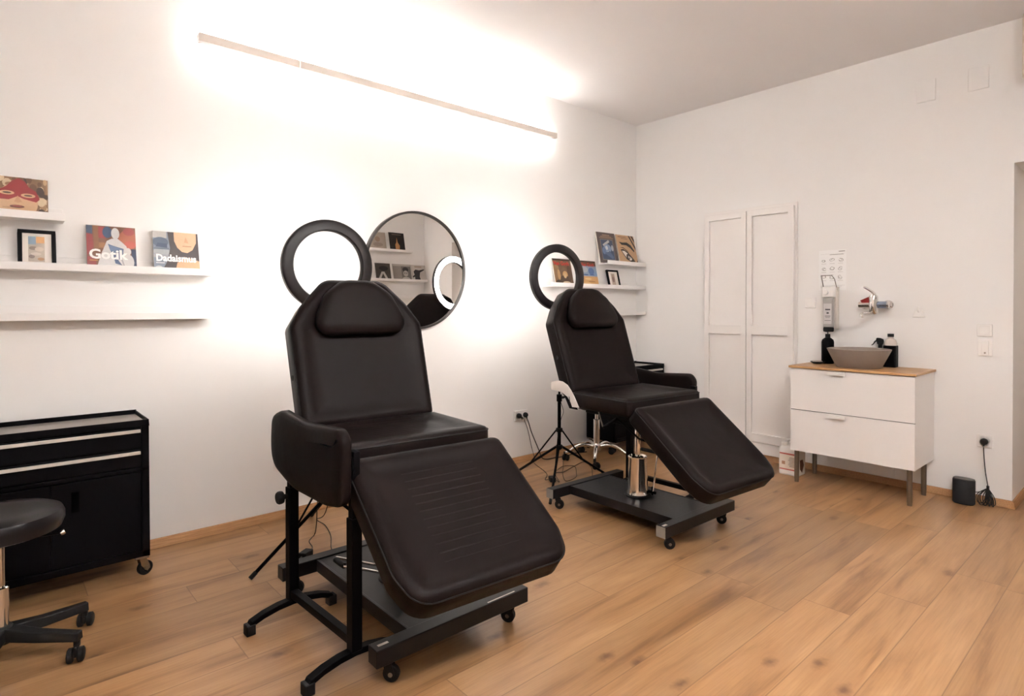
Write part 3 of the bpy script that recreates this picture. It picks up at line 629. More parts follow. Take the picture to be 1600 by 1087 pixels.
    for s_ in (-1, 1):
        for par, xx, yy in ((b_, .324, .245), (s, .325, .20)):
            e = MB().lathe([(0.004, .001), (0.004, .004), (0.011, .004), (0.013, 0.001), (0.013, -.001)], Matrix.Translation((s_ * xx, yy, -.058)) @ Matrix.Rotation(s_ * PI / 2, 4, 'Y'), 20).build('vent_eyelet', M_rub, par)
    # leg rest
    lp = [(-.30, 0), (.30, 0), (.336, .12), (.338, .60), (-.338, .60), (-.336, .12)]
    al = math.radians(leg_a)
    l_ = cushion('leg_rest', lp, [.085, .085, .12, .035, .035, .12], .10, t, None, None, m_pad or M_quilt)
    # top edge anchored by the seat front
    setm(l_, P((0, -.268 - .60 * math.cos(al), .742 - .60 * math.sin(al)), Matrix.Rotation(al, 3, 'X')))
    MB().box(-.22, .22, .05, .55, -.115, -.095).build('backing_board', M_blk, l_, bevel=.002)
    # links
    for s_ in (-1, 1):
        k = MB().tube([(s_ * .24, -.06, .63), (s_ * .24, -.22, .545), (s_ * .24, -.34, .535)], .006, 8).build('leg_rest_strut', M_blk, t); setm(k, P((0, 0, 0), None))
        k = MB().prism([(.20, .66), (.27, .66), (.33, .75), (.30, .79), (.24, .73)], s_ * .318 - .003, s_ * .318 + .003, 'x').build('back_hinge', M_blk, t); setm(k, P((0, 0, 0), None))
    k = MB().tube([(-.24, .10, .665), (-.24, .06, .565)], .005, 8).build('gas_strut', M_steel, t); setm(k, P((0, 0, 0), None))
    k = MB().tube([(-.24, .06, .565), (-.24, -.05, .635)], .008, 8).build('strut_lever', M_blk, t); setm(k, P((0, 0, 0), None))
    if hinge_plate:
        outer = [(.43, .805), (.395, .818), (.36, .824), (.32, .822), (.277, .806), (.245, .778), (.215, .742), (.19, .705), (.172, .678)]
        inner = [(.232, .674), (.245, .70), (.275, .732), (.33, .755), (.43, .76)]
        k = MB().prism(outer + inner, -.334, -.330, 'x').build('hinge_quadrant', M_grey, t, bevel=.0008); setm(k, P((0, 0, 0), None))
        q = MB().prism([(.246, .69), (.252, .69), (.262, .735), (.256, .735)], -.3345, -.3338, 'x').build('slot', M_rub, k)
    return t

C1 = (-3.583, -1.41, 0); C2 = (-1.90, -1.42, 0)
treatment_chair('near black treatment chair, largest in the room, with an armrest stand at its left', C1, 0, math.radians(-4.5), (-1, .265, .25), False, False, True, 71.5, 34.5)
treatment_chair('far black treatment chair with a pale grey hinge plate showing beside its seat', C2, math.radians(-1.5), math.radians(-3), (1, .385, .10), True, True, False, 70.5, 38, M_lea)

# ------------------------------------------------------------ armrest stands
def armrest_stand(label, x, y, side, zrot=0):
    t = thing('armrest_stand', label, 'armrest', (x, y, 0), zrot, 'armrest stands beside the treatment chairs')
    ys = (-.252, .252)
    for yy in ys:
        arch = [(-.185, .012), (-.17, .03), (-.12, .048), (-.06, .060), (0, .064), (.06, .060), (.12, .048), (.17, .03), (.185, .012)]
        top = [(p[0], p[1] + (.022 if abs(p[0]) < .18 else .014)) for p in arch]
        f = MB(); f.prism([(p[0], p[1]) for p in arch] + top[::-1], yy - .017, yy + .017, 'y'); fo = f.build('foot', M_blk, t, bevel=.002)
        for s_ in (-1, 1):
            MB().box(s_ * .172 - .018, s_ * .172 + .018, yy - .020, yy + .020, 0.0, .042).build('foot_cap', M_rub, fo, bevel=.004)
        po = MB().box(-.020, .020, yy - .020, yy + .020, .08, .545).build('post', M_blk, t, bevel=.002)
        MB().box(-.015, .015, yy - .015, yy + .015, .545, .76).build('inner_post', M_blk, po, bevel=.001)
        kx = -1 if (yy > 0) == (side < 0) else 1
        k = MB().lathe([(.0, 0), (.010, 0), (.010, .018), (.024, .020), (.026, .026), (.026, .036), (.022, .042), (0, .042)], Matrix.Translation((kx * .020, yy, .51)) @ Matrix.Rotation(kx * PI / 2, 4, 'Y'), 20).build('height_knob', M_rub, po)
        MB().box(-.012, .012, yy - .02, yy + .02, .66, .78).build('pad_bracket', M_blk, po, bevel=.002)
    cr = MB().box(-.015, .015, -.232, .232, .095, .125).build('lower_crossbar', M_blk, t, bevel=.002)
    # pad: vertical cushion, local x -> along y, outer face out
    pp = [(-.325, .03), (.19, -.035), (.31, -.02), (.34, .03), (.335, .29), (.29, .305), (.0, .272), (-.28, .31), (-.345, .285), (-.365, .14)]
    rr = [.14, .25, .04, .04, .05, .08, .9, .07, .05, .2]
    # keep the outline with the same handedness on both sides
    pts = [(-a, b) for a, b in pp][::-1] if side < 0 else pp
    rad = rr[::-1] if side < 0 else rr
    return t, pts, rad

def arm_pad(t, side):
    # pad outline in (y, z) world sense: front is -y.  built as a prism with soft rounded rims
    pp = [(-.345, .575), (-.20, .552), (.08, .556), (.30, .60), (.312, .72), (.30, .835), (.20, .868), (-.02, .842), (-.16, .850), (-.315, .858), (-.352, .815)]
    pp = [(a * .90, .70 + (b + (.022 if (a > .25 and b < .65) else 0) - .70) * .94) for a, b in pp]
    r_ = [.05, .3, .4, .09, .3, .06, .09, .3, .3, .05, .05]
    prof = [(.020, -.024), (.006, -.020), (0, -.012), (0, .012), (.006, .020), (.020, .024), (.06, .027)]
    rings = [rounded(pp, r_, o_, 5) for o_, z in prof]; n = len(rings[0]); vs = []; fs = []
    for (o_, z), r in zip(prof, rings): vs += [(side * z, p.x, p.y) for p in r]
    for i in range(len(prof) - 1):
        for k in range(n): fs.append((i * n + k, i * n + (k + 1) % n, (i + 1) * n + (k + 1) % n, (i + 1) * n + k))
    fs.append(tuple(range(n))); fs.append(tuple(range((len(prof) - 1) * n, len(prof) * n)))
    o = MB().add(vs, fs).build('armrest_pad', M_lea, t, ang=60)
    return o
def stand(label, x, y, side, rz=0.0, pad_dx=0.0, pad_dy=0.0, pad_dz=0.0):
    t, _, _ = armrest_stand(label, x, y, side, rz)
    o = arm_pad(t, side); o.location = (pad_dx, pad_dy, pad_dz)
    return t
stand('armrest stand with upright padded black panel, beside the left side of the near chair', -3.943, -1.454, -1, 0.05, -0.045, 0.03, .015)
stand('armrest stand with upright padded black panel, on the far right side of the far chair', -1.50, -1.31, 1, 0, 0.045, 0.075, .004)

# ------------------------------------------------------------ tool cabinets
def tool_cabinet(label, xr, group):
    W_, D = .745, .33
    t = thing('tool_cabinet', label, 'tool cabinet', (xr - W_ / 2, -.035 - D / 2, 0), 0, group)
    x0, x1, y0, y1 = -W_ / 2, W_ / 2, -D / 2, D / 2; z0, z1 = .10, .745
    b = MB(); b.box(x0, x1, y0 + .012, y1, z0, z1 - .02); b.box(x0, x0 + .03, y0, y0 + .02, z0, z1 - .02); b.box(x1 - .03, x1, y0, y0 + .02, z0, z1 - .02)
    b.box(x0, x1, y0, y0 + .02, z0, z0 + .03); b.box(x0, x1, y0, y0 + .02, .508, .525)
    b.build('body', M_blk, t, bevel=.002)
    r = MB(); r.box(x0, x1, y0, y0 + .006, z1 - .025, z1 + .006); r.box(x0, x1, y1 - .006, y1, z1 - .025, z1 + .010)
    for a in (x0, x1 - .006): r.box(a, a + .006, y0, y1, z1 - .025, z1 + .006)
    r.build('top_tray_rim', M_blk, t, bevel=.0015)
    MB().box(x0 + .006, x1 - .006, y0 + .006, y1 - .006, z1 - .02, z1 - .012).build('top_mat', mat('grey_rubber_mat', '#8d857e', .4, noise=.06), t, smooth=False)
    for za, zb in ((.62, .715), (.53, .612)):
        d = MB().box(x0 + .033, x1 - .033, y0 + .001, y0 + .02, za, zb - .002).build('drawer', M_blk, t, bevel=.002)
        MB().box(x0 + .04, x1 - .036, y0 - .012, y0 + .002, zb - .022, zb - .008).build('drawer_handle', mat('satin_aluminium', '#d6cfc7', .4, .2), d, bevel=.001)
    for a, b_ in ((x0 + .033, -.002), (.002, x1 - .033)):
        d = MB().box(a, b_, y0 + .001, y0 + .02, z0 + .033, .504).build('door', M_blk, t, bevel=.002)
        hx = b_ - .085 if a < 0 else a + .085
        if a < 0: hx = b_ - .11
        MB().box(hx - .014, hx + .014, y0 - .0015, y0 + .002, .37, .46).build('recessed_handle', mat('handle_void', '#030303', .9, 0, 0.0), d, smooth=False)
    for sx in (-1, 1):
        for sy in (-1, 1):
            MB().box(sx * (W_ / 2 - .03) - .028, sx * (W_ / 2 - .03) + .028, sy * (D / 2 - .03) - .028, sy * (D / 2 - .03) + .028, .088, .10).build('caster_plate', M_steel, t, bevel=.001)
            caster(t, sx * (W_ / 2 - .03), sy * (D / 2 - .03), .09, rz=.35 if sx > 0 else 2.2, r=.034, metal=M_steel)
    return t
tool_cabinet('black metal tool cabinet with silver-handled drawers at the left edge behind the stool', -4.318, 'black tool cabinets against the lamp wall')
tool_cabinet('black metal tool cabinet in the far corner, half hidden behind the far chair', -0.05, 'black tool cabinets against the lamp wall')
# ------------------------------------------------------------ stools
def stool(label, loc, arm_m, angles, R0, arch, seat_z, seat_r, hub_z, gas, rz=0, lever=True):
    t = thing('swivel_stool', label, 'stool', loc, 0, 'round swivel stools')
    MB().lathe([(0, seat_z - .085), (seat_r * .80, seat_z - .085), (seat_r * .95, seat_z - .075), (seat_r, seat_z - .05), (seat_r * 1.0, seat_z - .03), (seat_r * .96, seat_z - .012), (seat_r * .86, seat_z - .003), (seat_r * .6, seat_z), (0, seat_z + .002)], None, 48).build('seat', mat('black_vinyl', '#151112', .3, 0, .25, bump=.03, nscale=200), t)
    MB().lathe([(0, seat_z - .105), (.09, seat_z - .105), (.10, seat_z - .085), (0, seat_z - .085)], None, 24).build('seat_plate', M_blk, t)
    g = MB().lathe([(0, hub_z - .03), (.026, hub_z - .03), (.026, gas), (.022, gas + .004), (0, gas + .004)], None, 24).build('gas_cylinder', M_chrome, t)
    MB().lathe([(0, gas), (.0145, gas), (.0145, seat_z - .10), (0, seat_z - .10)], None, 20).build('gas_rod', M_chrome, g)
    if lever:
        lv = MB().tube([(0, -.02, seat_z - .095), (.12, -.06, seat_z - .10), (.172, -.075, seat_z - .098)], .004, 8).build('height_lever', M_blk, t)
        MB().lathe([(0, -.004), (.009, -.003), (.011, .004), (.009, .011), (0, .012)], Matrix.Translation((.172, -.075, seat_z - .098)) @ Matrix.Rotation(1.2, 4, 'Y'), 16).build('lever_knob', M_chrome, lv)
    hb = MB().lathe([(0, hub_z - .045), (.034, hub_z - .045), (.040, hub_z - .03), (.040, hub_z + .005), (.030, hub_z + .018), (0, hub_z + .018)], None, 24).build('hub', arm_m, t)
    for k, a in enumerate(angles):
        a = math.radians(a); d = Vector((math.cos(a), math.sin(a), 0))
        if arch:
            pts = [d * .025 + Vector((0, 0, hub_z - .01)), d * .09 + Vector((0, 0, hub_z + .008)), d * .15 + Vector((0, 0, hub_z + .002)), d * .20 + Vector((0, 0, hub_z - .022)), d * .24 + Vector((0, 0, hub_z - .05)), d * R0 + Vector((0, 0, .070))]
            arm = MB().tube(smooth_path(pts, 4), [.017 - .005 * i / 20 for i in range(21)], 12).build('base_arm', arm_m, t)
        else:
            n_ = Vector((-d.y, d.x, 0)); vs = []
            for s_, w_, zt, zb in ((.02, .030, hub_z + .012, hub_z - .03), (R0 * .5, .024, hub_z - .004, hub_z - .04), (R0 + .012, .018, .102, .070)):
                for a_, b_ in ((-1, zb), (1, zb), (.75, zt), (-.75, zt)): vs.append(d * s_ + n_ * w_ * a_ + Vector((0, 0, b_)))
            fs = [(0, 1, 2, 3), (8, 11, 10, 9)]
            for i in (0, 4):
                for j in range(4): fs.append((i + j, i + 4 + j, i + 4 + (j + 1) % 4, i + (j + 1) % 4))
            arm = MB().add(vs, fs).build('base_arm', arm_m, t, bevel=.004)
        # twin wheel caster with hood
        cx, cy = d.x * R0, d.y * R0; ca = a + [0.9, -1.2, 2.0, .4, -2.2][k]
        Mc = Matrix.Translation((cx, cy, 0)) @ Matrix.Rotation(ca, 4, 'Z')
        q = MB(); q.lathe([(0, .05), (.011, .05), (.011, .078), (0, .078)], Matrix.Translation((cx, cy, 0)), 12); q.box(-.008, .030, -.006, .006, .02, .058, 0, Mc)
        co = q.build('caster', M_rub, arm, bevel=.001)
        for s_ in (-1, 1):
            Mw = Mc @ Matrix.Translation((.018, s_ * .016, .026)) @ Matrix.Rotation(PI / 2, 4, 'X')
            MB().lathe([(0, -.010), (.020, -.010), (.026, -.006), (.026, .006), (.020, .010), (0, .010)], Mw, 20).build('wheel', M_rub, co)
    return t
stool('round black stool with black star base at the left edge', (-4.862, -0.80, 0), M_rub, [17, -38, 106, 180, 250], .265, False, .545, .19, .115, .27)
stool('stool with a chrome five-arm base behind the far chair', (-1.065, -0.385, 0), M_chrome, [217, 301, 7, 67, 143], .27, True, .52, .175, .125, .345, lever=False)

# ------------------------------------------------------------ built-in closet
t = thing('wall_closet', 'white two-door panelled built-in closet on the right wall, left of the vanity', 'closet', (0, -1.175, 0))
c = MB(); c.box(-.012, 0, -.415, .41, .11, 2.14); c.build('carcass_frame', M_white, t, bevel=.001)
def cdoor(y0, y1):
    z0, z1 = .15, 2.11; s_ = .045
    d = MB(); X0, X1 = -.040, -.013
    for b in ((y0, y0 + s_, z0, z1), (y1 - s_, y1, z0, z1), (y0 + s_, y1 - s_, z1 - .05, z1), (y0 + s_, y1 - s_, 1.055, 1.128), (y0 + s_, y1 - s_, z0, z0 + .07)):
        d.box(X0, X1, b[0], b[1], b[2], b[3])
    o = d.build('door', M_white, t, bevel=.0015)
    for a, b in ((1.128, z1 - .05), (z0 + .07, 1.055)):
        MB().box(-.020, -.0135, y0 + s_ - .002, y1 - s_ + .002, a - .002, b + .002).build('panel', M_white, o, smooth=False)
cdoor(.004, .395); cdoor(-.395, -.002)
MB().box(-.03, 0, -.41, .41, .05, .145).build('plinth', M_white, t, bevel=.004)

# ------------------------------------------------------------ vanity
VY0, VY1, VX = -2.512, -1.728, -.456
t = thing('vanity_cabinet', 'white two-drawer vanity cabinet on steel legs under the wall tap', 'cabinet', (VX / 2, (VY0 + VY1) / 2, 0))
hw = (VY1 - VY0) / 2; hd = -VX / 2
MB().box(-hd + .018, hd - .002, -hw, hw, .235, .842).build('body', M_white, t, bevel=.001)
for a, b in ((.540, .838), (.235, .535)):
    MB().box(-hd + .012, -hd + .0185, -hw + .001, hw - .001, .530, .545).build('drawer_gap_shade', M_blk, t, smooth=False) if b < .6 else None  # black strip imitating the shade in the slit between the drawers
    d = MB().box(-hd, -hd + (.017 if b > .6 else .017), -hw, hw, a, b).build('drawer', M_white, t, bevel=.001)
    MB().prism([(-hd - .022, b - .004), (-hd - .022, b - .028), (-hd - .019, b - .028), (-hd - .019, b - .0065), (-hd, b - .0065), (-hd, b - .004)], .015, .135, 'y').build('handle', mat('white_handle', '#f4f0ea', .35), d, bevel=.0006)
for sx in (-1, 1):
    for sy in (-1, 1):
        x = -hd + .03 if sx < 0 else hd - .10; y = sy * (hw - .035)
        lg = MB().lathe([(0, .02), (.016, .02), (.016, .235), (0, .235)], Matrix.Translation((x, y, 0)), 24).build('leg', M_steel, t)
        MB().lathe([(0, 0), (.0145, 0), (.0145, .018), (.0125, .02), (0, .02)], Matrix.Translation((x, y, 0)), 24).build('leg_foot', M_steel, lg)
wt = MB().box(VX - .012, -.001, VY0 - .010, VY1 + .010, .843, .859).build('worktop', M_oak, bevel=.0015)
tag(wt, 'thin oak worktop lying on the white vanity cabinet', 'worktop')
WZ = .859
t = thing('wash_basin', 'round grey stone wash basin with sloping sides on the oak worktop', 'basin', (-.252, -2.118, WZ))
MB().lathe([(0, 0.0), (.135, 0.0), (.142, .004), (.200, .128), (.201, .132), (.195, .134), (.191, .130), (.140, .02), (.0, .012)], None, 72).build('bowl', M_bowl, t, ang=60)
MB().lathe([(0, .0125), (.022, .0125), (.024, .016), (.0, .018)], None, 20).build('drain', M_chrome, t)

# wall tap
t = thing('wall_mixer_tap', 'chrome wall mixer tap with a red tag, above the grey basin', 'tap', (0, -2.155, 1.305))
for s_ in (-1, 1):
    f = MB().lathe([(0, 0), (.034, 0), (.034, .006), (.026, .016), (.016, .018), (.016, .05), (0, .05)], Matrix.Translation((0, s_ * .075, 0)) @ Matrix.Rotation(-PI / 2, 4, 'Y'), 28).build('wall_flange', M_chrome, t)
MB().tube([(-.06, -.098, 0), (-.06, .098, 0)], .0235, 24).build('mixer_body', M_chrome, t, bevel=.002)
MB().lathe([(0, -.068), (.022, -.068), (.029, -.058), (.030, .0), (.030, .056), (.026, .068), (0, .070)], Matrix.Translation((-.07, 0, 0)), 28).build('mixer_cartridge', M_chrome, t)
MB().tube(smooth_path([(-.07, 0, .065), (-.075, 0, .085), (-.13, .01, .108), (-.19, .02, .125), (-.215, .022, .128)], 4), [.022, .021, .018, .014, .012, .0105, .0095, .009, .009, .009, .009, .009, .0085, .008, .007, .006, .005], 12).build('lever', M_chrome, t)
sp_ = MB().tube(smooth_path([(-.07, 0, -.05), (-.10, .005, -.062), (-.16, .012, -.066), (-.235, .02, -.068), (-.245, .02, -.082)], 4), .0115, 14).build('spout', M_chrome, t)
MB().lathe([(0, 0), (.014, 0), (.014, .018), (0, .018)], Matrix.Translation((-.245, .02, -.092)), 16).build('aerator', M_chrome, sp_)
MB().prism([(.03, .008), (.03, .058), (.085, .032), (.075, .018)], -.078, -.072, 'x').build('red_tag', mat('red_plastic', '#8f1f1a', .5), t)
MB().tube([(-.062, -.026, 0), (-.062, -.085, 0)], .0245, 24).build('blue_band', mat('blue_film', '#a3b1c8', .2, .8), t)

# soap dispenser
t = thing('soap_dispenser', 'white wall soap dispenser with a wire lever, above the black soap bottle', 'dispenser', (0, -1.852, 1.10))
MB().box(-.055, 0, -.048, .046, 0.02, .345).build('back_housing', mat('dispenser_grey', '#d6cdc4', .45), t, bevel=.004)
MB().prism([(-.10, .265), (-.10, .32), (-.085, .345), (-.05, .345), (-.05, .265)], -.042, .044, 'y').build('head_cover', M_plast, t, bevel=.005)
bo = MB(); bo.prism(rounded([(-.095, -.036), (-.056, -.036), (-.056, .038), (-.095, .038)], .012), .035, .262, 'z'); bo.build('refill_bottle', mat('translucent_bottle', '#a9a4a0', .3, trans=.0), t, bevel=.006)
bs = MB().prism(rounded([(-.094, -.035), (-.057, -.035), (-.057, .037), (-.094, .037)], .012), .0, .036, 'z').build('bottle_base', M_rub, t, bevel=.008)
lb = MB().box(-.0962, -.0955, -.027, .030, .06, .215).build('label', mat('label_grey', '#c9c4c2', .5), t, smooth=False)
for a in ((-.018, .018, .165, .175), (-.008, .008, .138, .15), (-.02, .02, .118, .122), (-.016, .016, .108, .111), (-.022, .022, .085, .088)):
    MB().box(-.0966, -.0962, a[0], a[1], a[2], a[3]).build('label_print', mat('print_dark', '#3a3536', .5), lb, smooth=False)
MB().tube([(-.03, -.046, .31), (-.09, -.046, .40), (-.13, -.04, .428), (-.13, .036, .428), (-.09, .044, .40), (-.06, .044, .335)], .0032, 8).build('wire_lever', M_steel, t)
MB().lathe([(0, 0), (.015, 0), (.018, .012), (.015, .024), (0, .024)], Matrix.Translation((-.10, .008, .30)) @ Matrix.Rotation(-PI / 2, 4, 'Y'), 16).build('pump_button', M_plast, t)

# bottles on the worktop
def bottle(name, label, x, y, r, h, neck_r, neck_h, m_, sq=False):
    t = thing(name, label, 'bottle', (x, y, WZ), 0, 'bottles on the oak worktop')
    return t
t = bottle('soap_bottle', 'matt black round soap bottle under the wall dispenser', -.10, -1.855, 0, 0, 0, 0, None)
MB().lathe([(0, 0), (.040, 0), (.043, .005), (.043, .165), (.038, .182), (.022, .195), (.016, .198), (0, .198)], None, 36).build('bottle_body', M_blk, t, ang=50)
MB().lathe([(0, .198), (.0175, .198), (.0175, .225), (0, .225)], None, 20).build('pump_collar', M_rub, t)
MB().tube([(0, 0, .225), (0, 0, .242), (-.02, .008, .244)], .004, 8).build('pump_nozzle', M_rub, t)
t = thing('soap_dish', 'flat black soap dish beside the black soap bottle', 'soap dish', (-.16, -1.805, WZ))
MB().lathe([(0, .002), (.030, .0), (.048, .010), (.052, .016), (.049, .016), (.03, .008), (0, .006)], None, 32).build('dish', M_rub, t)
MB().lathe([(0, .008), (.028, .008), (.036, .014), (.030, .021), (0, .024)], None, 24).build('soap', mat('soap_cream', '#c9beb4', .5), t)
t = thing('spray_bottle', 'small spray bottle with a black trigger behind the basin', 'bottle', (-.035, -2.190, WZ), 0, 'bottles on the oak worktop')
MB().lathe([(0, 0), (.026, 0), (.028, .004), (.028, .10), (.020, .125), (.012, .13), (0, .13)], None, 28).build('bottle_body', mat('clear_spray', '#b9b2ab', .15), t)
MB().lathe([(0, .13), (.014, .13), (.014, .158), (0, .158)], None, 18).build('trigger_collar', M_rub, t)
MB().prism([(-.018, .158), (.016, .158), (.022, .18), (.020, .196), (.002, .204), (-.02, .206), (-.026, .198), (-.026, .19)], -.008, .008, 'x', 0, Matrix.Rotation(PI, 4, 'Z')).build('spray_head', M_rub, t, bevel=.003)
MB().tube([(0, .014, .192), (0, .034, .178), (0, .044, .160), (0, .056, .150)], [.006, .005, .004, .003], 8).build('trigger', M_rub, t)
t = thing('cleaner_bottle', 'square dark bottle with a clear shoulder and black cap, right of the basin', 'bottle', (-.055, -2.262, WZ), 0, 'bottles on the oak worktop')
MB().prism(rounded([(-.038, -.040), (.038, -.040), (.038, .040), (-.038, .040)], .012), 0, .155, 'z').build('bottle_body', M_blk, t, bevel=.004)
MB().lathe([(0, .155), (.040, .155), (.040, .170), (.032, .195), (.017, .205), (.017, .216), (0, .216)], None, 28).build('bottle_shoulder', mat('clear_shoulder', '#dccfc4', .12), t)
MB().lathe([(0, .216), (.020, .216), (.020, .238), (0, .238)], None, 24).build('cap', M_rub, t, bevel=.001)

# poster
t = thing('handwashing_notice', 'white paper hand washing notice taped above the dispenser', 'notice', (-.0012, -1.850, 1.575))
p0 = MB().box(-.0006, .0006, -.098, .098, -.155, .155).build('paper', mat('notice_paper', '#fcfaf8', .6), t, smooth=False)
M_pg = mat('print_grey', '#a39b97', .6)
for r in range(3):
    for q in range(3):
        yc = .062 - q * .060; zc = .078 - r * .066; pr = MB()
        pr.box(-.0010, -.0008, yc - .018, yc + .018, zc - .028, zc - .0265)
        for k in range(2):
            a0 = random.uniform(0, 6); cx = yc + random.uniform(-.006, .006); cz = zc + random.uniform(-.006, .006); ra = random.uniform(.010, .018)
            n = 12
            for j in range(n):
                a, b = a0 + j * 2 * PI / n * .8, a0 + (j + 1) * 2 * PI / n * .8
                pr.add([(-.0010, cx + rr * math.cos(aa), cz + rr * .8 * math.sin(aa)) for aa, rr in ((a, ra), (b, ra), (b, ra - .003), (a, ra - .003))], [(0, 1, 2, 3)])
        pr.build('hand_pictogram', M_pg, p0, smooth=False)
for b_ in ((-.08, .02, .118, .1215), (-.09, -.045, .140, .1455), (-.09, .085, .1255, .1262), (-.09, .085, -.118, -.117), (-.07, .085, -.126, -.1248), (-.06, .085, -.132, -.1308), (-.05, .085, -.138, -.1368)):
    MB().box(-.0010, -.0008, *b_).build('text_line', M_pg, p0, smooth=False)

# ------------------------------------------------------------ switches, sockets, covers
def wall_plate(name, label, cat, pos, w_, h_, axis='x', th=.010, rocker=True, group=None, inner='rocker', pm=None):
    """axis x: on wall_right facing -x ; axis y: on wall_back facing -y"""
    t = thing(name, label, cat, pos, 0 if axis == 'x' else PI / 2, group)
    MB().box(-th, 0, -w_ / 2, w_ / 2, -h_ / 2, h_ / 2).build('plate', pm or M_plast, t, bevel=.003)
    if rocker: MB().box(-th - .004, -th, -w_ * .34, w_ * .34, -h_ * .34, h_ * .34).build(inner, M_plast, t, bevel=.002)
    return t
GS = 'white wall switches'
wall_plate('light_switch', 'square white light switch left of the soap dispenser', 'switch', (0, -1.690, 1.323), .082, .082, group=GS)
wall_plate('light_switch', 'square white light switch right of the vanity, above the remote', 'switch', (0, -2.786, 1.135), .080, .080, group=GS)
t = wall_plate('dimmer_remote', 'white upright dimmer remote in a wall holder below the switch', 'remote', (0, -2.790, 1.022), .076, .110, rocker=False)
MB().prism(rounded([(-.019, -.050), (.019, -.050), (.019, .046), (-.019, .046)], .010), -.020, -.010, 'x').build('remote_body', M_plast, t, bevel=.002)
MB().lathe([(0, 0), (.0055, 0), (.0055, .0015), (0, .0015)], Matrix.Translation((-.020, 0, -.034)) @ Matrix.Rotation(-PI / 2, 4, 'Y'), 14).build('button', M_steel, t)
def socket(label, pos, n, plugs, axis, dirs):
    w_ = .082 * n if n == 1 else .152
    t = wall_plate('wall_socket', label, 'socket', pos, w_, .082, axis, rocker=False, group='white wall sockets')
    for i in range(n):
        yc = 0 if n == 1 else (.036 if i == 0 else -.036)
        MB().lathe([(.029, 0), (.0215, 0), (.0205, -.002), (.0205, .001), (0, .001)], Matrix.Translation((-.0105, yc, 0)) @ Matrix.Rotation(-PI / 2, 4, 'Y'), 28).build('socket_ring', M_plast, t)
        if plugs[i]:
            p = MB().lathe([(0, 0), (.019, 0), (.021, .006), (.020, .022), (.012, .032), (0, .034)], Matrix.Translation((-.012, yc, 0)) @ Matrix.Rotation(-PI / 2, 4, 'Y'), 24)
            p.tube([(-.035, yc, 0), (-.040, yc + dirs[i] * .012, -.014), (-.040, yc + dirs[i] * .02, -.028)], .0055, 10)
            po = tag(p.build('power_plug', M_rub), ('black plug in the socket above the small speaker' if n == 1 else ('left black plug in the double socket' if i == 0 else 'right black plug in the double socket')), 'plug', 'black power plugs')
            po.matrix_world = Matrix.Translation(t.location) @ Matrix.Rotation(t.rotation_euler.z, 4, 'Z')
    return t
socket('single white wall socket above the small black speaker', (0, -2.790, .408), 1, [True], 'x', [0])
socket('double white wall socket with two black plugs, between the chairs', (-1.582, 0, .392), 2, [True, True], 'y', [-1, 0])
wall_plate('wall_socket', 'white wall socket mostly hidden behind the near armrest panel', 'socket', (-3.565, 0, .35), .082, .082, 'y', group='white wall sockets')
wall_plate('junction_cover', 'faint square blank cover high on the wall, left of its twin', 'wall cover', (0, -2.455, 2.79), .112, .150, th=.006, rocker=False, pm=M_wall, group='blank covers high on the right wall')
wall_plate('junction_cover', 'faint square blank cover high on the wall, nearest the upper right corner', 'wall cover', (0, -2.745, 2.795), .110, .152, th=.006, rocker=False, pm=M_wall, group='blank covers high on the right wall')
t = wall_plate('access_panel', 'white access panel low on the wall under the vanity', 'access panel', (0, -2.175, .118), .205, .13, th=.008, rocker=False, pm=M_wall)
# small hook
t = thing('wall_hook', 'small white hook on the wall right of the tap', 'hook', (0, -2.420, 1.245))
MB().prism([(-.037, -.028), (.037, -.028), (.022, .022), (-.022, .022)], -.012, 0, 'x').build('hook_plate', M_plast, t, bevel=.003)
MB().tube([(-.010, 0, .012), (-.024, 0, .016), (-.028, 0, .034), (-.022, 0, .044)], .006, 10).build('hook_arm', M_plast, t)

# wall mounted unit at top right
t = thing('wall_climate_unit', 'pale wall-mounted climate unit cut off at the upper right corner', 'climate unit', (0, -3.38, 2.90))
mb = MB(); mb.prism([(0, -.20), (-.10, -.20), (-.125, -.18), (-.125, .16), (-.10, .20), (0, .20)], -.38, .400, 'y'); mb.build('unit_body', mat('unit_cream', '#e0d3c2', .5), t, bevel=.006)
MB().box(-.128, -.120, -.37, .385, -.192, -.165).build('air_slot', mat('slot_grey', '#8d8075', .5), t, bevel=.002)

# canister
t = thing('plastic_canister', 'white plastic canister with a red-lined label, left of the vanity legs', 'canister', (-.235, -1.648, 0))
mb = MB(); rr = rounded([(-.075, -.075), (.075, -.075), (.075, .075), (-.075, .075)], .022)
lv = [(0.0, .94), (.004, .98), (.02, 1), (.185, 1), (.205, .93), (.218, .80), (.222, .70)]
n = len(rr); vs = [(p.x * s_, p.y * s_, z) for z, s_ in lv for p in rr]; fs = [(i * n + k, i * n + (k + 1) % n, (i + 1) * n + (k + 1) % n, (i + 1) * n + k) for i in range(len(lv) - 1) for k in range(n)]
fs.append(tuple(range(n))[::-1]); fs.append(tuple((len(lv) - 1) * n + k for k in range(n)))
M_can = mat('canister_white', '#f0ebe6', .4)
mb.add(vs, fs).build('canister_body', M_can, t, ang=50)
MB().tube(smooth_path([(.01, .045, .215), (.01, .035, .25), (.01, 0, .258), (.01, -.04, .252), (.01, -.055, .218)], 4), .010, 10).build('carry_handle', M_can, t)
MB().lathe([(0, .220), (.022, .220), (.022, .244), (0, .246)], Matrix.Translation((-.040, .040, 0)), 20).build('screw_cap', M_can, t, bevel=.001)
lb = MB().box(-.0762, -.0752, -.062, .062, .040, .170).build('label', mat('label_cream', '#efe2d4', .5), t, smooth=False)
for a in ((-.062, .062, .158, .168), (-.062, .062, .040, .048)): MB().box(-.0767, -.0762, *a).build('label_stripe', mat('stripe_red', '#c4564a', .5), lb, smooth=False)
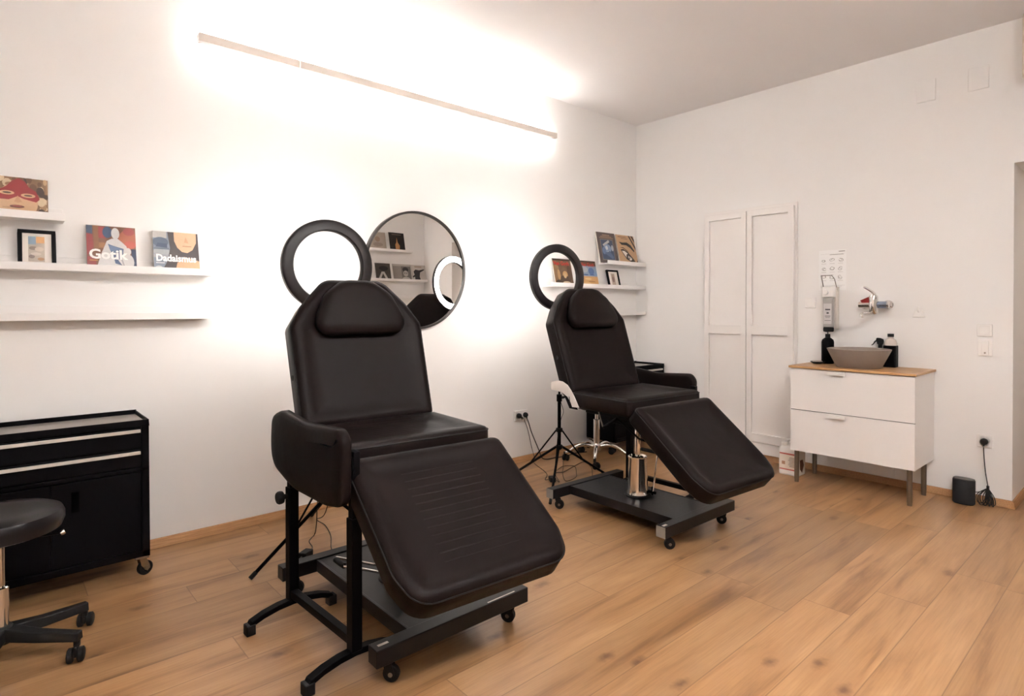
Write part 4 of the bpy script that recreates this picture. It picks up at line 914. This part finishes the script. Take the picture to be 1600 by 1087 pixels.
for k in range(7): MB().box(-.0767, -.0762, -.050, -.012 + .004 * (k % 3), .134 - k * .011, .138 - k * .011).build('label_print', mat('print_brown', '#7a6a60', .5), lb, smooth=False)
MB().box(-.0767, -.0762, .02, .045, .08, .105).build('label_print', mat('print_tan', '#b98a6a', .5), lb, smooth=False)
MB().prism([(-.035, .05), (.0, .02), (.03, .075), (.01, .12), (-.04, .12)], -.0765, -.0755, 'y').build('dark_sticker', mat('sticker_brown', '#5a3020', .5), t, smooth=False)

# speaker, its cable
t = thing('small_speaker', 'small black oval speaker on the floor beside the corner', 'speaker', (-.105, -2.700, 0))
ov = [(.035 * math.cos(a), .055 * math.sin(a)) for a in [2 * PI * k / 40 for k in range(40)]]
ov = [((abs(x) / .035) ** .75 * .042 * (1 if x > 0 else -1), (abs(y) / .055) ** .8 * .060 * (1 if y > 0 else -1)) for x, y in ov]
MB().prism(ov, .004, .158, 'z').build('fabric_body', mat('speaker_fabric', '#111319', .7, noise=.15, nscale=400), t, bevel=.004, ang=50)
MB().prism([(x * .96, y * .96) for x, y in ov], .158, .164, 'z').build('top_cap', mat('speaker_top', '#3a3534', .35), t, bevel=.002, ang=50)
MB().prism([(x * .9, y * .9) for x, y in ov], 0.0, .005, 'z').build('base_foot', M_rub, t, ang=50)
pts = [(-.042, -2.790, .375), (-.042, -2.792, .33), (-.040, -2.80, .22), (-.045, -2.815, .12)]
cable('black cord hanging from the corner socket, bundled in loops above the baseboard', pts, .0028, cat='cable', group='speaker cables')
bm_ = MB(); base = Vector((-.050, -2.815, .115))
for k in range(9):
    a = -1.05 + 2.1 * k / 8; l = .105 + .012 * (k % 2)
    dx = math.sin(a) * .055
    loop = [base, base + Vector((-.012 + .004 * (k % 3), dx * .9 + .010, -l * .45)), base + Vector((-.014, dx * 1.0 + .006, -l * .85)), base + Vector((-.010, dx * .7, -l * .98)), base + Vector((-.004, dx * .45 - .006, -l * .75)), base + Vector((0, dx * .2, -l * .3)), base]
    bm_.tube(smooth_path(loop, 5), .0026, 6)
bm_.tube([base + Vector((0, 0, -.008)), base + Vector((0, 0, .014))], .008, 8)
tag(bm_.build('cable_bundle', M_cable), 'tied black cable bundle hanging in loops beside the small speaker', 'cable', 'speaker cables')
cable('short black lead from the speaker to the looped bundle', [(-.095, -2.755, .085), (-.085, -2.775, .088), (-.06, -2.80, .100), (-.05, -2.812, .108)], .0026, group='speaker cables')
